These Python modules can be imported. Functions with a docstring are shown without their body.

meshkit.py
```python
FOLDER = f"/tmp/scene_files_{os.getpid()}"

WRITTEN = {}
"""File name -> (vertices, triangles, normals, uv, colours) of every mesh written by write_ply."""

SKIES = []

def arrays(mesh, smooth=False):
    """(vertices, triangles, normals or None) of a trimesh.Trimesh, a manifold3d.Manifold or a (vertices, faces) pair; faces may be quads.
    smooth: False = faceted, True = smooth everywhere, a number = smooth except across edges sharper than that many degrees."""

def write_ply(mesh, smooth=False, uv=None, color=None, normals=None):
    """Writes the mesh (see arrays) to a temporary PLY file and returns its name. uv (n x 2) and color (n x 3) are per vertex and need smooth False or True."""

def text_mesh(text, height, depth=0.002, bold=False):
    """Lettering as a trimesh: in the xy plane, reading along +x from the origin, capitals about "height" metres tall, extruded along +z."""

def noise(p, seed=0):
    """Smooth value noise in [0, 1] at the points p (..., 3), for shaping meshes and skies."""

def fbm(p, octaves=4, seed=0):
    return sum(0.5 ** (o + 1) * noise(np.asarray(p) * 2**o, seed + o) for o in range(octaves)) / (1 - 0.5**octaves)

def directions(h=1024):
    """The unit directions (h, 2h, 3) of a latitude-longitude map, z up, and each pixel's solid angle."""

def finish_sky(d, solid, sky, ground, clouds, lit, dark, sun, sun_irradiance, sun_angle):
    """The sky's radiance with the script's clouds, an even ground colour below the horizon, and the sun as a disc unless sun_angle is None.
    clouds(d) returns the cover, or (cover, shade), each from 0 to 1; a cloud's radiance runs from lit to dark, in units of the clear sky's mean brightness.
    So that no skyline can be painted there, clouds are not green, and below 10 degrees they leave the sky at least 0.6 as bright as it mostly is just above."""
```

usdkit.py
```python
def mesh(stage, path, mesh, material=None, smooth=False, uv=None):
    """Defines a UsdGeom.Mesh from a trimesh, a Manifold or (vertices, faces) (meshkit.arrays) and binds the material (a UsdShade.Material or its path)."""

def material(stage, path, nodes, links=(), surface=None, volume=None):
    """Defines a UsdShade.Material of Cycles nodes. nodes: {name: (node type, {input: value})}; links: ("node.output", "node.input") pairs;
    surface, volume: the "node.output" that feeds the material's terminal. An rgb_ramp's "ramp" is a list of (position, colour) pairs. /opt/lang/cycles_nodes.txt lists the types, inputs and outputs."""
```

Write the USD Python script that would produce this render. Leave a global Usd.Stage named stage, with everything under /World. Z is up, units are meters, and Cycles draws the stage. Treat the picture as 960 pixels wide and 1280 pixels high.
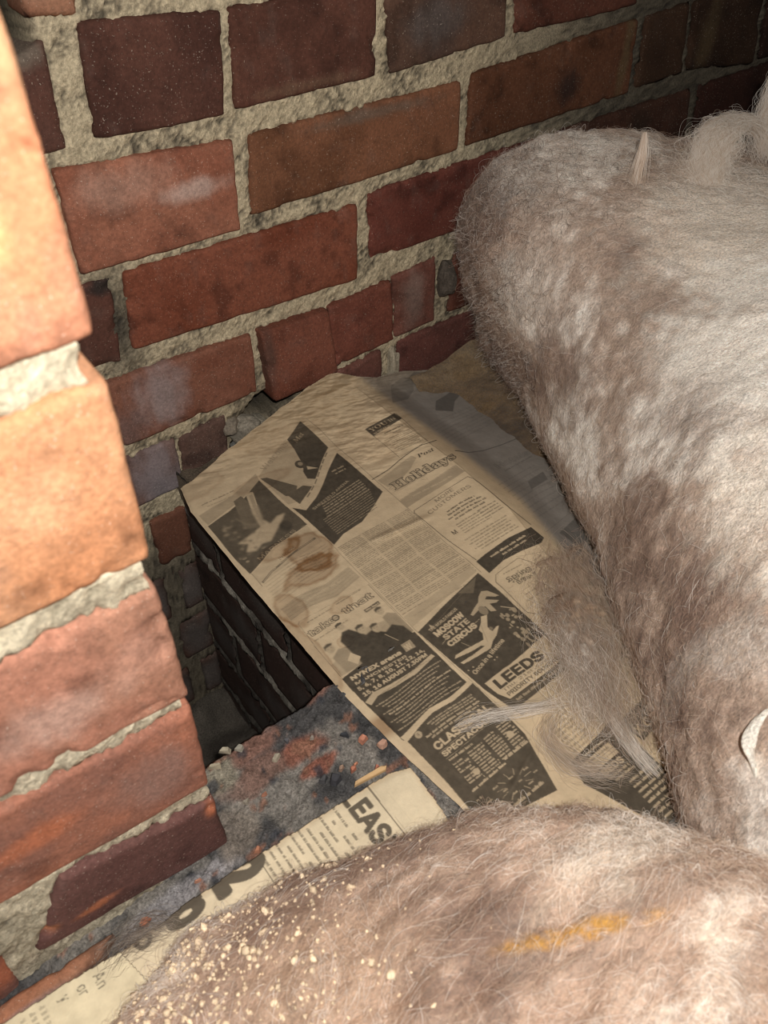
import math, glob, random
import numpy as np, trimesh
import usdkit, meshkit
from meshkit import noise, fbm
from pxr import Usd, UsdGeom, UsdLux, UsdShade, Gf, Sdf, Vt
from PIL import Image, ImageDraw, ImageFont, ImageFilter

stage = Usd.Stage.CreateInMemory()
UsdGeom.SetStageUpAxis(stage, 'Z'); UsdGeom.SetStageMetersPerUnit(stage, 1.0)
UsdGeom.Xform.Define(stage, '/World'); UsdGeom.Scope.Define(stage, '/World/Looks')

# ------------------------------------------------------------------ camera, light, exposure
# x runs along the back wall, y into it, z up; the back wall's brick faces are y = 0, the ledge is z = 0
EYE = np.array([0.0, -0.52, 0.478])
RIGHT = np.array([0.78904497, -0.61396322, 0.02138246])
DOWN = np.array([-0.42428938, -0.5697932, -0.70378564])
FWD = np.array([0.44428208, 0.54624617, -0.71009053])
cam = UsdGeom.Camera.Define(stage, '/World/camera')
cam.CreateFocalLengthAttr(5.7); cam.CreateHorizontalApertureAttr(5.7 * 960 / 1000.0)
cam.CreateFStopAttr(2.6); cam.CreateFocusDistanceAttr(0.60)
cam.CreateClippingRangeAttr(Gf.Vec2f(0.02, 50))
cam.CreateExposureAttr(0.0)
UsdGeom.Xformable(cam).AddTransformOp().Set(Gf.Matrix4d(
    *RIGHT, 0, *(-DOWN), 0, *(-FWD), 0, *EYE, 1))

FLASH = EYE + 0.026 * RIGHT - 0.030 * DOWN - 0.07 * FWD
flash = UsdLux.SphereLight.Define(stage, '/World/phone_torch')
flash.CreateRadiusAttr(0.006); flash.CreateIntensityAttr(11500.0); flash.CreateColorAttr(Gf.Vec3f(1.0, 0.955, 0.90))
UsdGeom.Xformable(flash).AddTranslateOp().Set(Gf.Vec3d(*FLASH))
dome = UsdLux.DomeLight.Define(stage, '/World/loft_ambient')
dome.CreateIntensityAttr(0.03); dome.CreateColorAttr(Gf.Vec3f(1.0, 0.92, 0.82))

# ------------------------------------------------------------------ helpers
RNG = np.random.default_rng(11)
USED = {}


def lin(*c):
    c = np.asarray(c, float) / 255.0
    return np.where(c <= 0.04045, c / 12.92, ((c + 0.055) / 1.055) ** 2.4)


def smooth(a, b, x):
    t = np.clip((np.asarray(x, float) - a) / (b - a), 0, 1)
    return t * t * (3 - 2 * t)


def path_for(name, parent):
    base = (parent or '/World') + '/' + name
    n = USED.get(base, -1) + 1
    USED[base] = n
    return base if n == 0 else f'{base}_{n:03d}'


ORIGIN = {}


def thing(name, label=None, cat=None, loc=(0, 0, 0), group=None, kind=None):
    p = path_for(name, None)
    x = UsdGeom.Xform.Define(stage, p)
    x.AddTranslateOp().Set(Gf.Vec3d(*map(float, loc)))
    ORIGIN[p] = np.asarray(loc, float)
    tag(x.GetPrim(), label, cat, group, kind)
    return p


def tag(prim, label=None, cat=None, group=None, kind=None):
    for k, v in (('label', label), ('category', cat), ('group', group), ('kind', kind)):
        if v:
            prim.SetCustomDataByKey(k, v)


def obj(name, parent, v, f, mat, col=None, label=None, kind=None, smooth_=True):
    p = path_for(name, parent)
    o = ORIGIN.get(parent, np.zeros(3))
    m = usdkit.mesh(stage, p, (np.asarray(v, float) - o, np.asarray(f, int)), mat, smooth=smooth_)
    if col is not None:
        UsdGeom.PrimvarsAPI(m).CreatePrimvar('Cd', Sdf.ValueTypeNames.Color3fArray, 'vertex').Set(
            Vt.Vec3fArray.FromNumpy(np.clip(np.asarray(col), 0, 1).astype(np.float32)))
    tag(m.GetPrim(), label, kind=kind)
    return p


def curves(name, parent, pts, width, mat, label=None, kind='stuff'):
    """pts: n x k x 3"""
    p = path_for(name, parent)
    o = ORIGIN.get(parent, np.zeros(3))
    n, k, _ = pts.shape
    c = UsdGeom.BasisCurves.Define(stage, p)
    c.CreateTypeAttr('linear'); c.CreateWrapAttr('nonperiodic')
    c.CreatePointsAttr(Vt.Vec3fArray.FromNumpy((pts.reshape(-1, 3) - o).astype(np.float32)))
    c.CreateCurveVertexCountsAttr(Vt.IntArray.FromNumpy(np.full(n, k, np.int32)))
    w = np.ones(n * k) * width if np.ndim(width) == 0 else np.asarray(width).reshape(-1)
    c.CreateWidthsAttr(Vt.FloatArray.FromNumpy(w.astype(np.float32)))
    c.SetWidthsInterpolation('vertex')
    UsdShade.MaterialBindingAPI.Apply(c.GetPrim()).Bind(mat)
    tag(c.GetPrim(), label, kind=kind)
    return p


def grid_faces(nr, nc, keep=None):
    i = np.arange(nr * nc).reshape(nr, nc)
    q = np.stack([i[:-1, :-1], i[:-1, 1:], i[1:, 1:], i[1:, :-1]], -1).reshape(-1, 4)
    if keep is not None:
        q = q[keep.reshape(-1)[q].all(1)]
    return np.vstack([q[:, [0, 1, 2]], q[:, [0, 2, 3]]])


def compact(v, f, *more):
    u, inv = np.unique(f, return_inverse=True)
    return (v[u], inv.reshape(f.shape)) + tuple(m[u] for m in more)


def border_skirt(v, f, offset, col=None):
    """Closes an open sheet with a copy moved by offset (n x 3 or 3) and side walls."""
    n = len(v)
    e = np.sort(np.vstack([f[:, [0, 1]], f[:, [1, 2]], f[:, [2, 0]]]), 1)
    d = np.vstack([f[:, [0, 1]], f[:, [1, 2]], f[:, [2, 0]]])
    key = e[:, 0].astype(np.int64) * n + e[:, 1]
    _, first, cnt = np.unique(key, return_index=True, return_counts=True)
    b = d[first[cnt == 1]]
    ring = np.unique(b)
    mp = -np.ones(n, int); mp[ring] = n + np.arange(len(ring))
    off = np.broadcast_to(np.asarray(offset, float), (n, 3))[ring]
    v2 = np.vstack([v, v[ring] + off])
    side = np.vstack([np.stack([b[:, 0], mp[b[:, 1]], b[:, 1]], 1), np.stack([b[:, 0], mp[b[:, 0]], mp[b[:, 1]]], 1)])
    f2 = np.vstack([f, side])
    return (v2, f2, np.vstack([col, col[ring]])) if col is not None else (v2, f2)


# ------------------------------------------------------------------ materials
def cd_material(name, rough, n_scale, n_amt, bump_scale, bump_d, stretch=None, spec=0.25, sheen=0.0, extra_bump=None, speck=0.0):
    """Colour from the mesh's own Cd primvar, varied by fine grain, with fine relief."""
    nodes = {
        'cd': ('attribute', {'attribute': 'Cd'}),
        'geo': ('texture_coordinate', {}),
        'map': ('mapping', {'scale': stretch or (1, 1, 1)}),
        'n': ('noise_texture', {'scale': n_scale, 'detail': 5.0, 'roughness': 0.65}),
        'r': ('map_range', {'from_min': 0.25, 'from_max': 0.75, 'to_min': 1 - n_amt, 'to_max': 1 + n_amt}),
        'm': ('vector_math', {'math_type': 'scale'}),
        'bn': ('noise_texture', {'scale': bump_scale, 'detail': 6.0, 'roughness': 0.7}),
        'b': ('bump', {'strength': 0.9, 'distance': bump_d}),
        'p': ('principled_bsdf', {'roughness': rough, 'specular_ior_level': spec, 'sheen_weight': sheen, 'sheen_roughness': 0.5}),
    }
    links = [('geo.object', 'map.vector'), ('map.vector', 'n.vector'), ('map.vector', 'bn.vector'), ('n.fac', 'r.value'),
             ('cd.color', 'm.vector1'), ('r.result', 'm.scale'), ('m.vector', 'p.base_color'),
             ('bn.fac', 'b.height'), ('b.normal', 'p.normal')]
    if speck:
        nodes['vs'] = ('noise_texture', {'scale': 900.0, 'detail': 1.0})
        nodes['vr'] = ('map_range', {'from_min': 0.70, 'from_max': 0.745, 'to_min': 0.0, 'to_max': speck, 'clamp': True})
        nodes['vm'] = ('mix_color', {'b': (0.75, 0.66, 0.55)})
        links += [('geo.object', 'vs.vector'), ('vs.fac', 'vr.value'), ('vr.result', 'vm.fac'), ('m.vector', 'vm.a'), ('vm.result', 'p.base_color')]
        links.remove(('m.vector', 'p.base_color'))
    return usdkit.material(stage, '/World/Looks/' + name, nodes, links, surface='p.BSDF')


BRICK = cd_material('brick', 0.85, 420, 0.34, 900, 0.0007, spec=0.18, speck=0.3)
MORTAR = cd_material('mortar', 0.95, 480, 0.45, 650, 0.0026, spec=0.1)
LEDGE = cd_material('ledge', 0.9, 620, 0.65, 560, 0.0040, spec=0.15)
PAPER = cd_material('newsprint', 0.9, 120, 0.10, 300, 0.0005, spec=0.12)
WOOLB = cd_material('wool_body', 1.0, 620, 0.50, 700, 0.0032, stretch=(1, 1, 0.45), spec=0.05, sheen=0.2)
WOOLM = cd_material('wool_mound', 1.0, 560, 0.45, 640, 0.0032, stretch=(0.55, 1, 1), spec=0.05, sheen=0.2)
STONE = cd_material('stone', 0.85, 200, 0.3, 500, 0.0012, spec=0.2)


def fibre_material(name, c, alpha, trans=0.35):
    nodes = {'d': ('diffuse_bsdf', {'color': c}), 't': ('translucent_bsdf', {'color': c}), 'x': ('transparent_bsdf', {}),
             'g': ('glossy_bsdf', {'color': (0.9, 0.88, 0.85), 'roughness': 0.35}),
             'm1': ('mix_closure', {'fac': trans}), 'm2': ('mix_closure', {'fac': 0.06}), 'm3': ('mix_closure', {'fac': alpha})}
    return usdkit.material(stage, '/World/Looks/' + name, nodes, [('d.BSDF', 'm1.closure1'), ('t.BSDF', 'm1.closure2'),
                           ('m1.closure', 'm2.closure1'), ('g.BSDF', 'm2.closure2'), ('x.BSDF', 'm3.closure1'), ('m2.closure', 'm3.closure2')], surface='m3.closure')


F_BROWN = fibre_material('fibre_brown', tuple(lin(176, 150, 133)), 0.5)
F_TAN = fibre_material('fibre_tan', tuple(lin(222, 202, 182)), 0.5)
F_WHITE = fibre_material('fibre_white', tuple(lin(252, 246, 238)), 0.6)
F_GREY = fibre_material('fibre_grey', tuple(lin(176, 163, 148)), 0.42)
F_DARK = fibre_material('fibre_dark', tuple(lin(92, 80, 72)), 0.8)


# ------------------------------------------------------------------ bricks
def brick(parent, quad, to3, base, seed, step=0.0024, r=0.0026, wob=0.0011, depth=0.035, proud=0.0, stains=(), tone2=None, label=None, tilt=(0, 0), dim=0.56):
    """One brick: quad is TL, TR, BR, BL of its face in wall coordinates (u, z); to3(u, z, d) places it, d = depth behind the face."""
    q = np.asarray(quad, float)
    w = np.linalg.norm(q[1] - q[0]); h = np.linalg.norm(q[3] - q[0])
    nc = max(6, int(w / step)); nr = max(5, int(h / step))
    # lines crowd towards the arrises so that the rounded edges stay crisp
    a = np.linspace(-1, 1, nc); b = np.linspace(-1, 1, nr)
    a = np.sign(a) * (1 - (1 - np.abs(a)) ** 1.25); b = np.sign(b) * (1 - (1 - np.abs(b)) ** 1.25)
    A, B = np.meshgrid(a, b)
    A2 = A * (1 - 0.010 * np.abs(B) ** 14); B2 = B * (1 - 0.03 * np.abs(A) ** 20)
    s, t = (A2 + 1) / 2, (B2 + 1) / 2
    P = ((1 - s) * (1 - t))[..., None] * q[0] + (s * (1 - t))[..., None] * q[1] + (s * t)[..., None] * q[2] + ((1 - s) * t)[..., None] * q[3]
    k = np.dstack([P * 95, np.full(P.shape[:2], seed * 7.3)])
    P = P + wob * 2 * np.dstack([fbm(k, 3, seed) - .5, fbm(k + 40, 3, seed + 9) - .5])
    e = np.minimum(np.minimum((A + 1), (1 - A)) * w / 2, np.minimum((B + 1), (1 - B)) * h / 2)
    k3 = np.dstack([P * 120, np.full(P.shape[:2], seed * 3.1)])
    rr = r * (0.6 + 1.6 * fbm(k3 * 0.35, 2, seed + 4))
    d = np.where(e < rr, rr - np.sqrt(np.maximum(rr ** 2 - (rr - e) ** 2, 0)), 0) * 0.9
    d = d + (fbm(k3 * .3, 3, seed + 2) - .5) * 0.0016 + (fbm(k3 * 3, 2, seed + 3) - .5) * 0.0005 - proud + tilt[0] * A + tilt[1] * B
    chip = smooth(0.62, 0.75, fbm(k3 * 0.5, 2, seed + 21)) * smooth(0.012, 0.0, e)
    d = d + chip * 0.004
    n1 = fbm(k3 * 0.22, 4, seed + 5)[..., None]; n2 = fbm(k3 * 0.9, 3, seed + 6)[..., None]
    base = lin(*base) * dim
    base = base * .80 + base.mean() * .20
    t2 = lin(*tone2) * dim if tone2 else base * np.array([0.55, 0.5, 0.5])
    c = base * (1 - smooth(0.35, 0.75, n1) * 0.75) + t2 * smooth(0.35, 0.75, n1) * 0.75
    c = c * (0.80 + 0.40 * n2)
    n4 = smooth(.56, .74, fbm(k3 * np.array([.5, .5, 1]) + 60, 4, seed + 41))[..., None] * .55
    c = c * (1 - n4) + c * lin(150, 146, 148) * n4
    n5 = smooth(.60, .72, fbm(k3 * np.array([.9, .6, 1]) + 90, 4, seed + 43))[..., None] * .40
    c = c * (1 - n5) + (c * .6 + lin(120, 104, 96) * dim * .5) * n5
    for (su, sz, ru, rz, sc, amt) in stains:                       # limewash, soot and paint marks on this brick
        g = np.exp(-(((P[..., 0] - su) / ru) ** 2 + ((P[..., 1] - sz) / rz) ** 2))
        g = smooth(0.25, 0.75, g * 0.75 + 0.6 * (fbm(k3 * np.array([1.0, 0.35, 1]), 4, seed + 30) - .5))[..., None] * amt
        c = c * (1 - g) + lin(*sc) * (0.5 + .5 * dim) * (0.8 + 0.4 * n2) * g
    v = to3(P[..., 0].ravel(), P[..., 1].ravel(), d.ravel())
    f = grid_faces(nr, nc)
    off = to3(np.zeros(1), np.zeros(1), np.full(1, depth)) - to3(np.zeros(1), np.zeros(1), np.zeros(1))
    v, f, c = border_skirt(v, f, off[0], c.reshape(-1, 3))
    obj('brick', parent, v, f, BRICK, c, label=label)


def quad_inside(P, q):
    """Distance inside a convex quad (negative outside), q in TL, TR, BR, BL order."""
    d = np.full(len(P), 1e9)
    for k in range(4):
        a, b = q[k], q[(k + 1) % 4]
        e = (b - a) / np.linalg.norm(b - a)
        d = np.minimum(d, -((P[:, 0] - a[0]) * -e[1] + (P[:, 1] - a[1]) * e[0]))
    return d


def mortar_bed(parent, us, zs, quads, to3, seed, recess=0.0025, light=(176, 162, 134), dark=(88, 80, 70), amp=0.006, hole=None, darken=None, keep=None, smear=0.55):
    U, Z = np.meshgrid(us, zs)
    P = np.stack([U.ravel(), Z.ravel()], 1)
    ins = np.full(len(P), -1.0)
    for q in quads:
        q = np.asarray(q, float)
        m = (P[:, 0] > q[:, 0].min() - .002) & (P[:, 0] < q[:, 0].max() + .002) & (P[:, 1] > q[:, 1].min() - .002) & (P[:, 1] < q[:, 1].max() + .002)
        if m.any():
            ins[m] = np.maximum(ins[m], quad_inside(P[m], q))
    k = np.stack([P[:, 0] * 150, P[:, 1] * 150, np.full(len(P), seed * 5.7)], 1)
    n = fbm(k, 4, seed); g = fbm(k * 4.5, 3, seed + 3)
    lim = 0.0002 + (0.007 * smooth(0.48, 0.72, fbm(k * 0.7, 3, seed + 8)) + 0.004 * smooth(.5, .75, fbm(k * 3, 2, seed + 12))) * smear
    d = recess - (n - .5) * amp - (g - .5) * 0.0034
    d = d + np.clip(ins - lim, 0, 0.02) * 2.2
    if hole is not None:
        for (hu, hz, ru, rz, deep) in hole:
            d = d + deep * smooth(1.0, 0.5, np.sqrt(((P[:, 0] - hu) / ru) ** 2 + ((P[:, 1] - hz) / rz) ** 2))
    t = smooth(0.30, 0.55, g * 0.35 + 0.3 * n + 0.35 * fbm(k * 0.25, 3, seed + 5))[:, None]
    c = lin(*light) * t + lin(*dark) * (1 - t)
    c = c * (0.7 + 0.6 * g[:, None])
    if darken is not None:
        s = darken(P)[:, None]
        c = c * (1 - s) + lin(58, 54, 50) * (0.7 + 0.6 * g[:, None]) * s
    for (hu, hz, ru, rz, deep) in (hole or ()):                       # shade of the deep holes painted into the mortar colour
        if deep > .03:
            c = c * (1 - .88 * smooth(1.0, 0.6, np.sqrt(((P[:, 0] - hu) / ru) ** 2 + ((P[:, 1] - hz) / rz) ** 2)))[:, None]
    v = to3(P[:, 0], P[:, 1], d)
    f = grid_faces(len(zs), len(us), keep(P) if keep else None)
    if keep:
        v, f, c = compact(v, f, c)
    obj('mortar', parent, v, f, MORTAR, c)


to_back = lambda u, z, d: np.stack([u, d, z], 1)
PIER_Y = -0.313
to_pier = lambda u, z, d: np.stack([u, PIER_Y + d, z], 1)
SHAFT_X = 0.186
to_shaft = lambda u, z, d: np.stack([SHAFT_X + d, u, z], 1)

# ------------------------------------------------------------------ back wall
back = thing('wall_back', 'old red brick back wall with pale crumbling lime mortar joints', kind='structure')
DARK, ORANGE, RED, BROWN, PINK, GREYB = (112, 70, 56), (178, 112, 76), (150, 84, 60), (132, 88, 62), (184, 122, 96), (128, 104, 92)
LIME = (168, 158, 152)
WB = {
    'R0a': ([(0.152, 0.402), (0.197, 0.402), (0.186, 0.348), (0.157, 0.351)], (196, 134, 96), (150, 90, 66), ()),
    'R0b': ([(0.206, 0.402), (0.330, 0.402), (0.330, 0.351), (0.203, 0.355)], (190, 120, 84), None, ()),
    'R0c': ([(0.340, 0.402), (0.460, 0.402), (0.460, 0.350), (0.338, 0.351)], DARK, None, ()),
    'R0d': ([(0.470, 0.402), (0.700, 0.402), (0.695, 0.346), (0.468, 0.350)], BROWN, None, ()),
    'R0e': ([(0.715, 0.405), (0.95, 0.405), (0.95, 0.350), (0.712, 0.348)], DARK, None, ()),
    'A0': ([(0.127, 0.326), (0.164, 0.341), (0.162, 0.279), (0.120, 0.277)], DARK, (150, 84, 64), ((0.15, .335, .02, .012, (120, 110, 98), .8),)),
    'A1': ([(0.184, 0.346), (0.279, 0.340), (0.273, 0.277), (0.180, 0.281)], (116, 70, 54), (82, 52, 44), ()),
    'A2': ([(0.283, 0.341), (0.403, 0.340), (0.402, 0.280), (0.281, 0.279)], (118, 70, 52), (86, 54, 44), ((0.34, .286, .06, .006, (110, 84, 68), .8),)),
    'A3': ([(0.409, 0.335), (0.532, 0.336), (0.537, 0.287), (0.417, 0.279)], (120, 84, 64), (80, 66, 60), ((0.46, .31, .04, .02, (92, 82, 78), .9),)),
    'A4': ([(0.543, 0.330), (0.690, 0.332), (0.703, 0.290), (0.547, 0.287)], (140, 78, 54), None, ()),
    'A5': ([(0.705, 0.333), (0.93, 0.338), (0.95, 0.297), (0.712, 0.292)], (120, 72, 52), None, ()),
    'B0': ([(0.10, 0.269), (0.138, 0.270), (0.141, 0.198), (0.10, 0.199)], RED, None, ()),
    'B1': ([(0.149, 0.270), (0.277, 0.261), (0.275, 0.195), (0.149, 0.197)], (192, 118, 84), (160, 96, 74), ((0.24, .235, .035, .010, (196, 170, 158), .8), (0.19, .25, .05, .02, (186, 146, 128), .6))),
    'B2': ([(0.290, 0.262), (0.492, 0.263), (0.495, 0.206), (0.285, 0.202)], (160, 100, 62), (118, 78, 54), ((0.40, .255, .09, .006, (110, 96, 84), .7),)),
    'B3': ([(0.502, 0.266), (0.710, 0.279), (0.718, 0.212), (0.503, 0.207)], (140, 84, 50), (108, 68, 46), ((0.625, .235, .022, .022, (62, 44, 38), .95), (0.70, .25, .01, .06, (110, 92, 66), .7))),
    'B4a': ([(0.722, 0.279), (0.788, 0.283), (0.803, 0.216), (0.727, 0.213)], (120, 82, 54), (84, 58, 44), ()),
    'B4b': ([(0.794, 0.283), (0.912, 0.287), (0.937, 0.203), (0.809, 0.217)], (120, 82, 54), (84, 58, 44), ((0.83, .25, .02, .05, (110, 92, 66), .6),)),
    'B5': ([(0.922, 0.288), (1.15, 0.294), (1.17, 0.214), (0.944, 0.206)], DARK, None, ()),
    'C0': ([(0.10, 0.193), (0.169, 0.190), (0.162, 0.122), (0.10, 0.121)], (120, 72, 56), (80, 56, 48), ((0.16, .185, .02, .008, (46, 42, 40), .9),)),
    'C1': ([(0.178, 0.191), (0.386, 0.187), (0.385, 0.118), (0.172, 0.127)], (164, 88, 56), (134, 72, 50), ()),
    'C2': ([(0.396, 0.193), (0.600, 0.196), (0.603, 0.130), (0.399, 0.130)], (142, 72, 54), (110, 58, 48), ()),
    'C3': ([(0.612, 0.197), (0.828, 0.198), (0.842, 0.132), (0.617, 0.129)], (118, 72, 50), (70, 48, 40), ((0.75, .165, .03, .05, (58, 44, 36), .8),)),
    'C4': ([(0.842, 0.199), (1.05, 0.202), (1.07, 0.130), (0.856, 0.132)], (122, 68, 50), (80, 50, 42), ()),
    'D00': ([(0.04, 0.110), (0.135, 0.111), (0.135, 0.047), (0.04, 0.046)], RED, None, ()),
    'D0': ([(0.144, 0.110), (0.273, 0.105), (0.273, 0.046), (0.146, 0.045)], (168, 104, 76), (142, 86, 66), ((0.185, .08, .032, .04, (158, 142, 140), .85), (0.155, .06, .02, .03, (120, 100, 96), .7))),
    'D1a': ([(0.279, 0.107), (0.350, 0.102), (0.354, 0.037), (0.284, 0.034)], (158, 88, 62), (120, 70, 54), ((0.285, .08, .010, .04, (88, 66, 58), .8),)),
    'D1b': ([(0.3515, 0.103), (0.423, 0.106), (0.428, 0.040), (0.3555, 0.037)], (160, 86, 64), (132, 78, 62), ()),
    'D1c': ([(0.4245, 0.107), (0.478, 0.112), (0.481, 0.042), (0.4295, 0.040)], (150, 86, 68), (126, 88, 76), ((0.45, .08, .02, .04, (150, 128, 118), .6),)),
    'D2': ([(0.50, 0.108), (0.70, 0.112), (0.70, 0.045), (0.50, 0.042)], RED, None, ()),
    'D3': ([(0.71, 0.112), (0.93, 0.116), (0.93, 0.049), (0.71, 0.045)], RED, None, ()),
    'E0a': ([(0.09, 0.036), (0.191, 0.031), (0.189, -0.024), (0.09, -0.028)], (150, 110, 96), (140, 120, 114), ((0.165, .0, .03, .05, (150, 138, 140), .9), (0.18, -.015, .04, .02, (140, 130, 132), .9))),
    'E0b': ([(0.193, 0.031), (0.240, 0.034), (0.238, -0.022), (0.191, -0.023)], (128, 94, 80), (110, 82, 74), ()),
    'E1': ([(0.330, 0.028), (0.414, 0.034), (0.418, -0.029), (0.330, -0.034)], (150, 92, 76), None, ()),
    'E2': ([(0.434, 0.035), (0.545, 0.034), (0.546, -0.026), (0.438, -0.029)], (148, 84, 72), (112, 74, 66), ()),
    'E3': ([(0.555, 0.035), (0.75, 0.040), (0.75, -0.026), (0.555, -0.028)], RED, None, ()),
}
wb_quads = [v[0] for v in WB.values()]
for i, (k, (q, c, c2, st)) in enumerate(WB.items()):
    far = q[0][0] > 0.60 or k.startswith('R0')
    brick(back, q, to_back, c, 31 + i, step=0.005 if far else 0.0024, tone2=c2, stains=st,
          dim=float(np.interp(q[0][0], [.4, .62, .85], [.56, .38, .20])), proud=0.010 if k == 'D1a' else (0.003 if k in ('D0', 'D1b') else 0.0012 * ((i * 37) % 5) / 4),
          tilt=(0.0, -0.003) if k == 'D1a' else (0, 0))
# courses down inside the shaft
for row in range(5):
    z0 = -0.048 - 0.078 * row
    x = 0.0 + 0.05 * (row % 2)
    while x < 0.19:
        w = 0.105 if (row + int(x * 10)) % 2 else 0.14
        x1 = min(x + w, 0.192)
        if x1 - x > 0.02:
            q = [(x + .004, z0), (x1 - .004, z0 + .001), (x1 - .006, z0 - .062), (x + .004, z0 - .063)]
            wb_quads.append(q)
            brick(back, q, to_back, (150, 92, 64) if row == 0 else (112, 76, 60), 90 + row * 7 + int(x * 100), step=0.004,
                  stains=((x1 - .02, z0 - .03, .03, .04, (104, 98, 94), .8),) if row else ())
        x = x1 + .006
us = np.concatenate([np.arange(-0.30, 0.11, 0.02), np.arange(0.11, 0.56, 0.0021), np.arange(0.565, 1.75, 0.006)])
zs = np.concatenate([np.arange(-0.42, -0.06, 0.006), np.arange(-0.055, 0.375, 0.0021), np.arange(0.38, 0.62, 0.01)])
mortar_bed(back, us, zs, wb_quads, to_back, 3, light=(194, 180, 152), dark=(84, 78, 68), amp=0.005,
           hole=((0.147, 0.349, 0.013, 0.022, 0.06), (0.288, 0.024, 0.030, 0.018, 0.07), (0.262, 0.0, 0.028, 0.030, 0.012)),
           darken=lambda P: np.clip(0.85 * smooth(0.42, 0.72, P[:, 0]) + 0.9 * np.exp(-((P[:, 0] - .165) / .02) ** 2 - ((P[:, 1] - .15) / .05) ** 2)  # sooty mortar towards the right
                                  + 1.3 * np.exp(-((P[:, 0] - .288) / .032) ** 2 - ((P[:, 1] - .024) / .02) ** 2) + 0.75 * smooth(-0.04, -0.12, P[:, 1])  # shade painted into the lower hole; mortar darker down the shaft
                                  + 0.8 * np.exp(-((P[:, 0] - .146) / .012) ** 2 - ((P[:, 1] - .35) / .02) ** 2), 0, 1))  # shade painted into the upper hole


def lump(name, parent, centre, size, col, seed, mat=STONE, sub=3, amp=0.5, flat=None, label=None, kind=None):
    m = trimesh.creation.icosphere(sub, 1.0)
    v = m.vertices.copy()
    v = v * (1 + amp * 2 * (fbm(v * 1.7 + seed * 3.3, 3, seed) - .5))[:, None]
    v = np.sign(v) * np.abs(v) ** 0.8
    n = fbm(v * 3 + seed, 3, seed + 1)[:, None]
    c = lin(*col) * (0.6 + 0.8 * n)
    a = seed * 2.399
    R = np.array([[math.cos(a), -math.sin(a), 0], [math.sin(a), math.cos(a), 0], [0, 0, 1]])
    v = (v * np.asarray(size)) @ R.T + np.asarray(centre)
    return obj(name, parent, v, np.array(m.faces), mat, c, label=label, kind=kind)


for i, (x, z, s, c) in enumerate([(0.258, 0.006, .016, (150, 142, 128)), (0.270, 0.004, .012, (156, 148, 132)), (0.252, -0.016, .012, (120, 120, 116)),
                                  (0.270, -0.012, .014, (176, 166, 146)), (0.244, 0.018, .008, (140, 130, 116)),
                                  (0.196, -0.052, .014, (110, 106, 104)), (0.214, -0.062, .012, (118, 112, 108))]):
    lump('mortar_lump', back, (x, 0.004, z), (s, .010, s * .9), c, 200 + i, mat=MORTAR)
lump('mortar_lump', back, (0.492, 0.0, 0.085), (.010, .010, .018), (92, 84, 76), 231, mat=MORTAR)
lump('mortar_lump', back, (0.428, 0.0, 0.004), (.006, .006, .026), (176, 166, 146), 232, mat=MORTAR)

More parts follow.
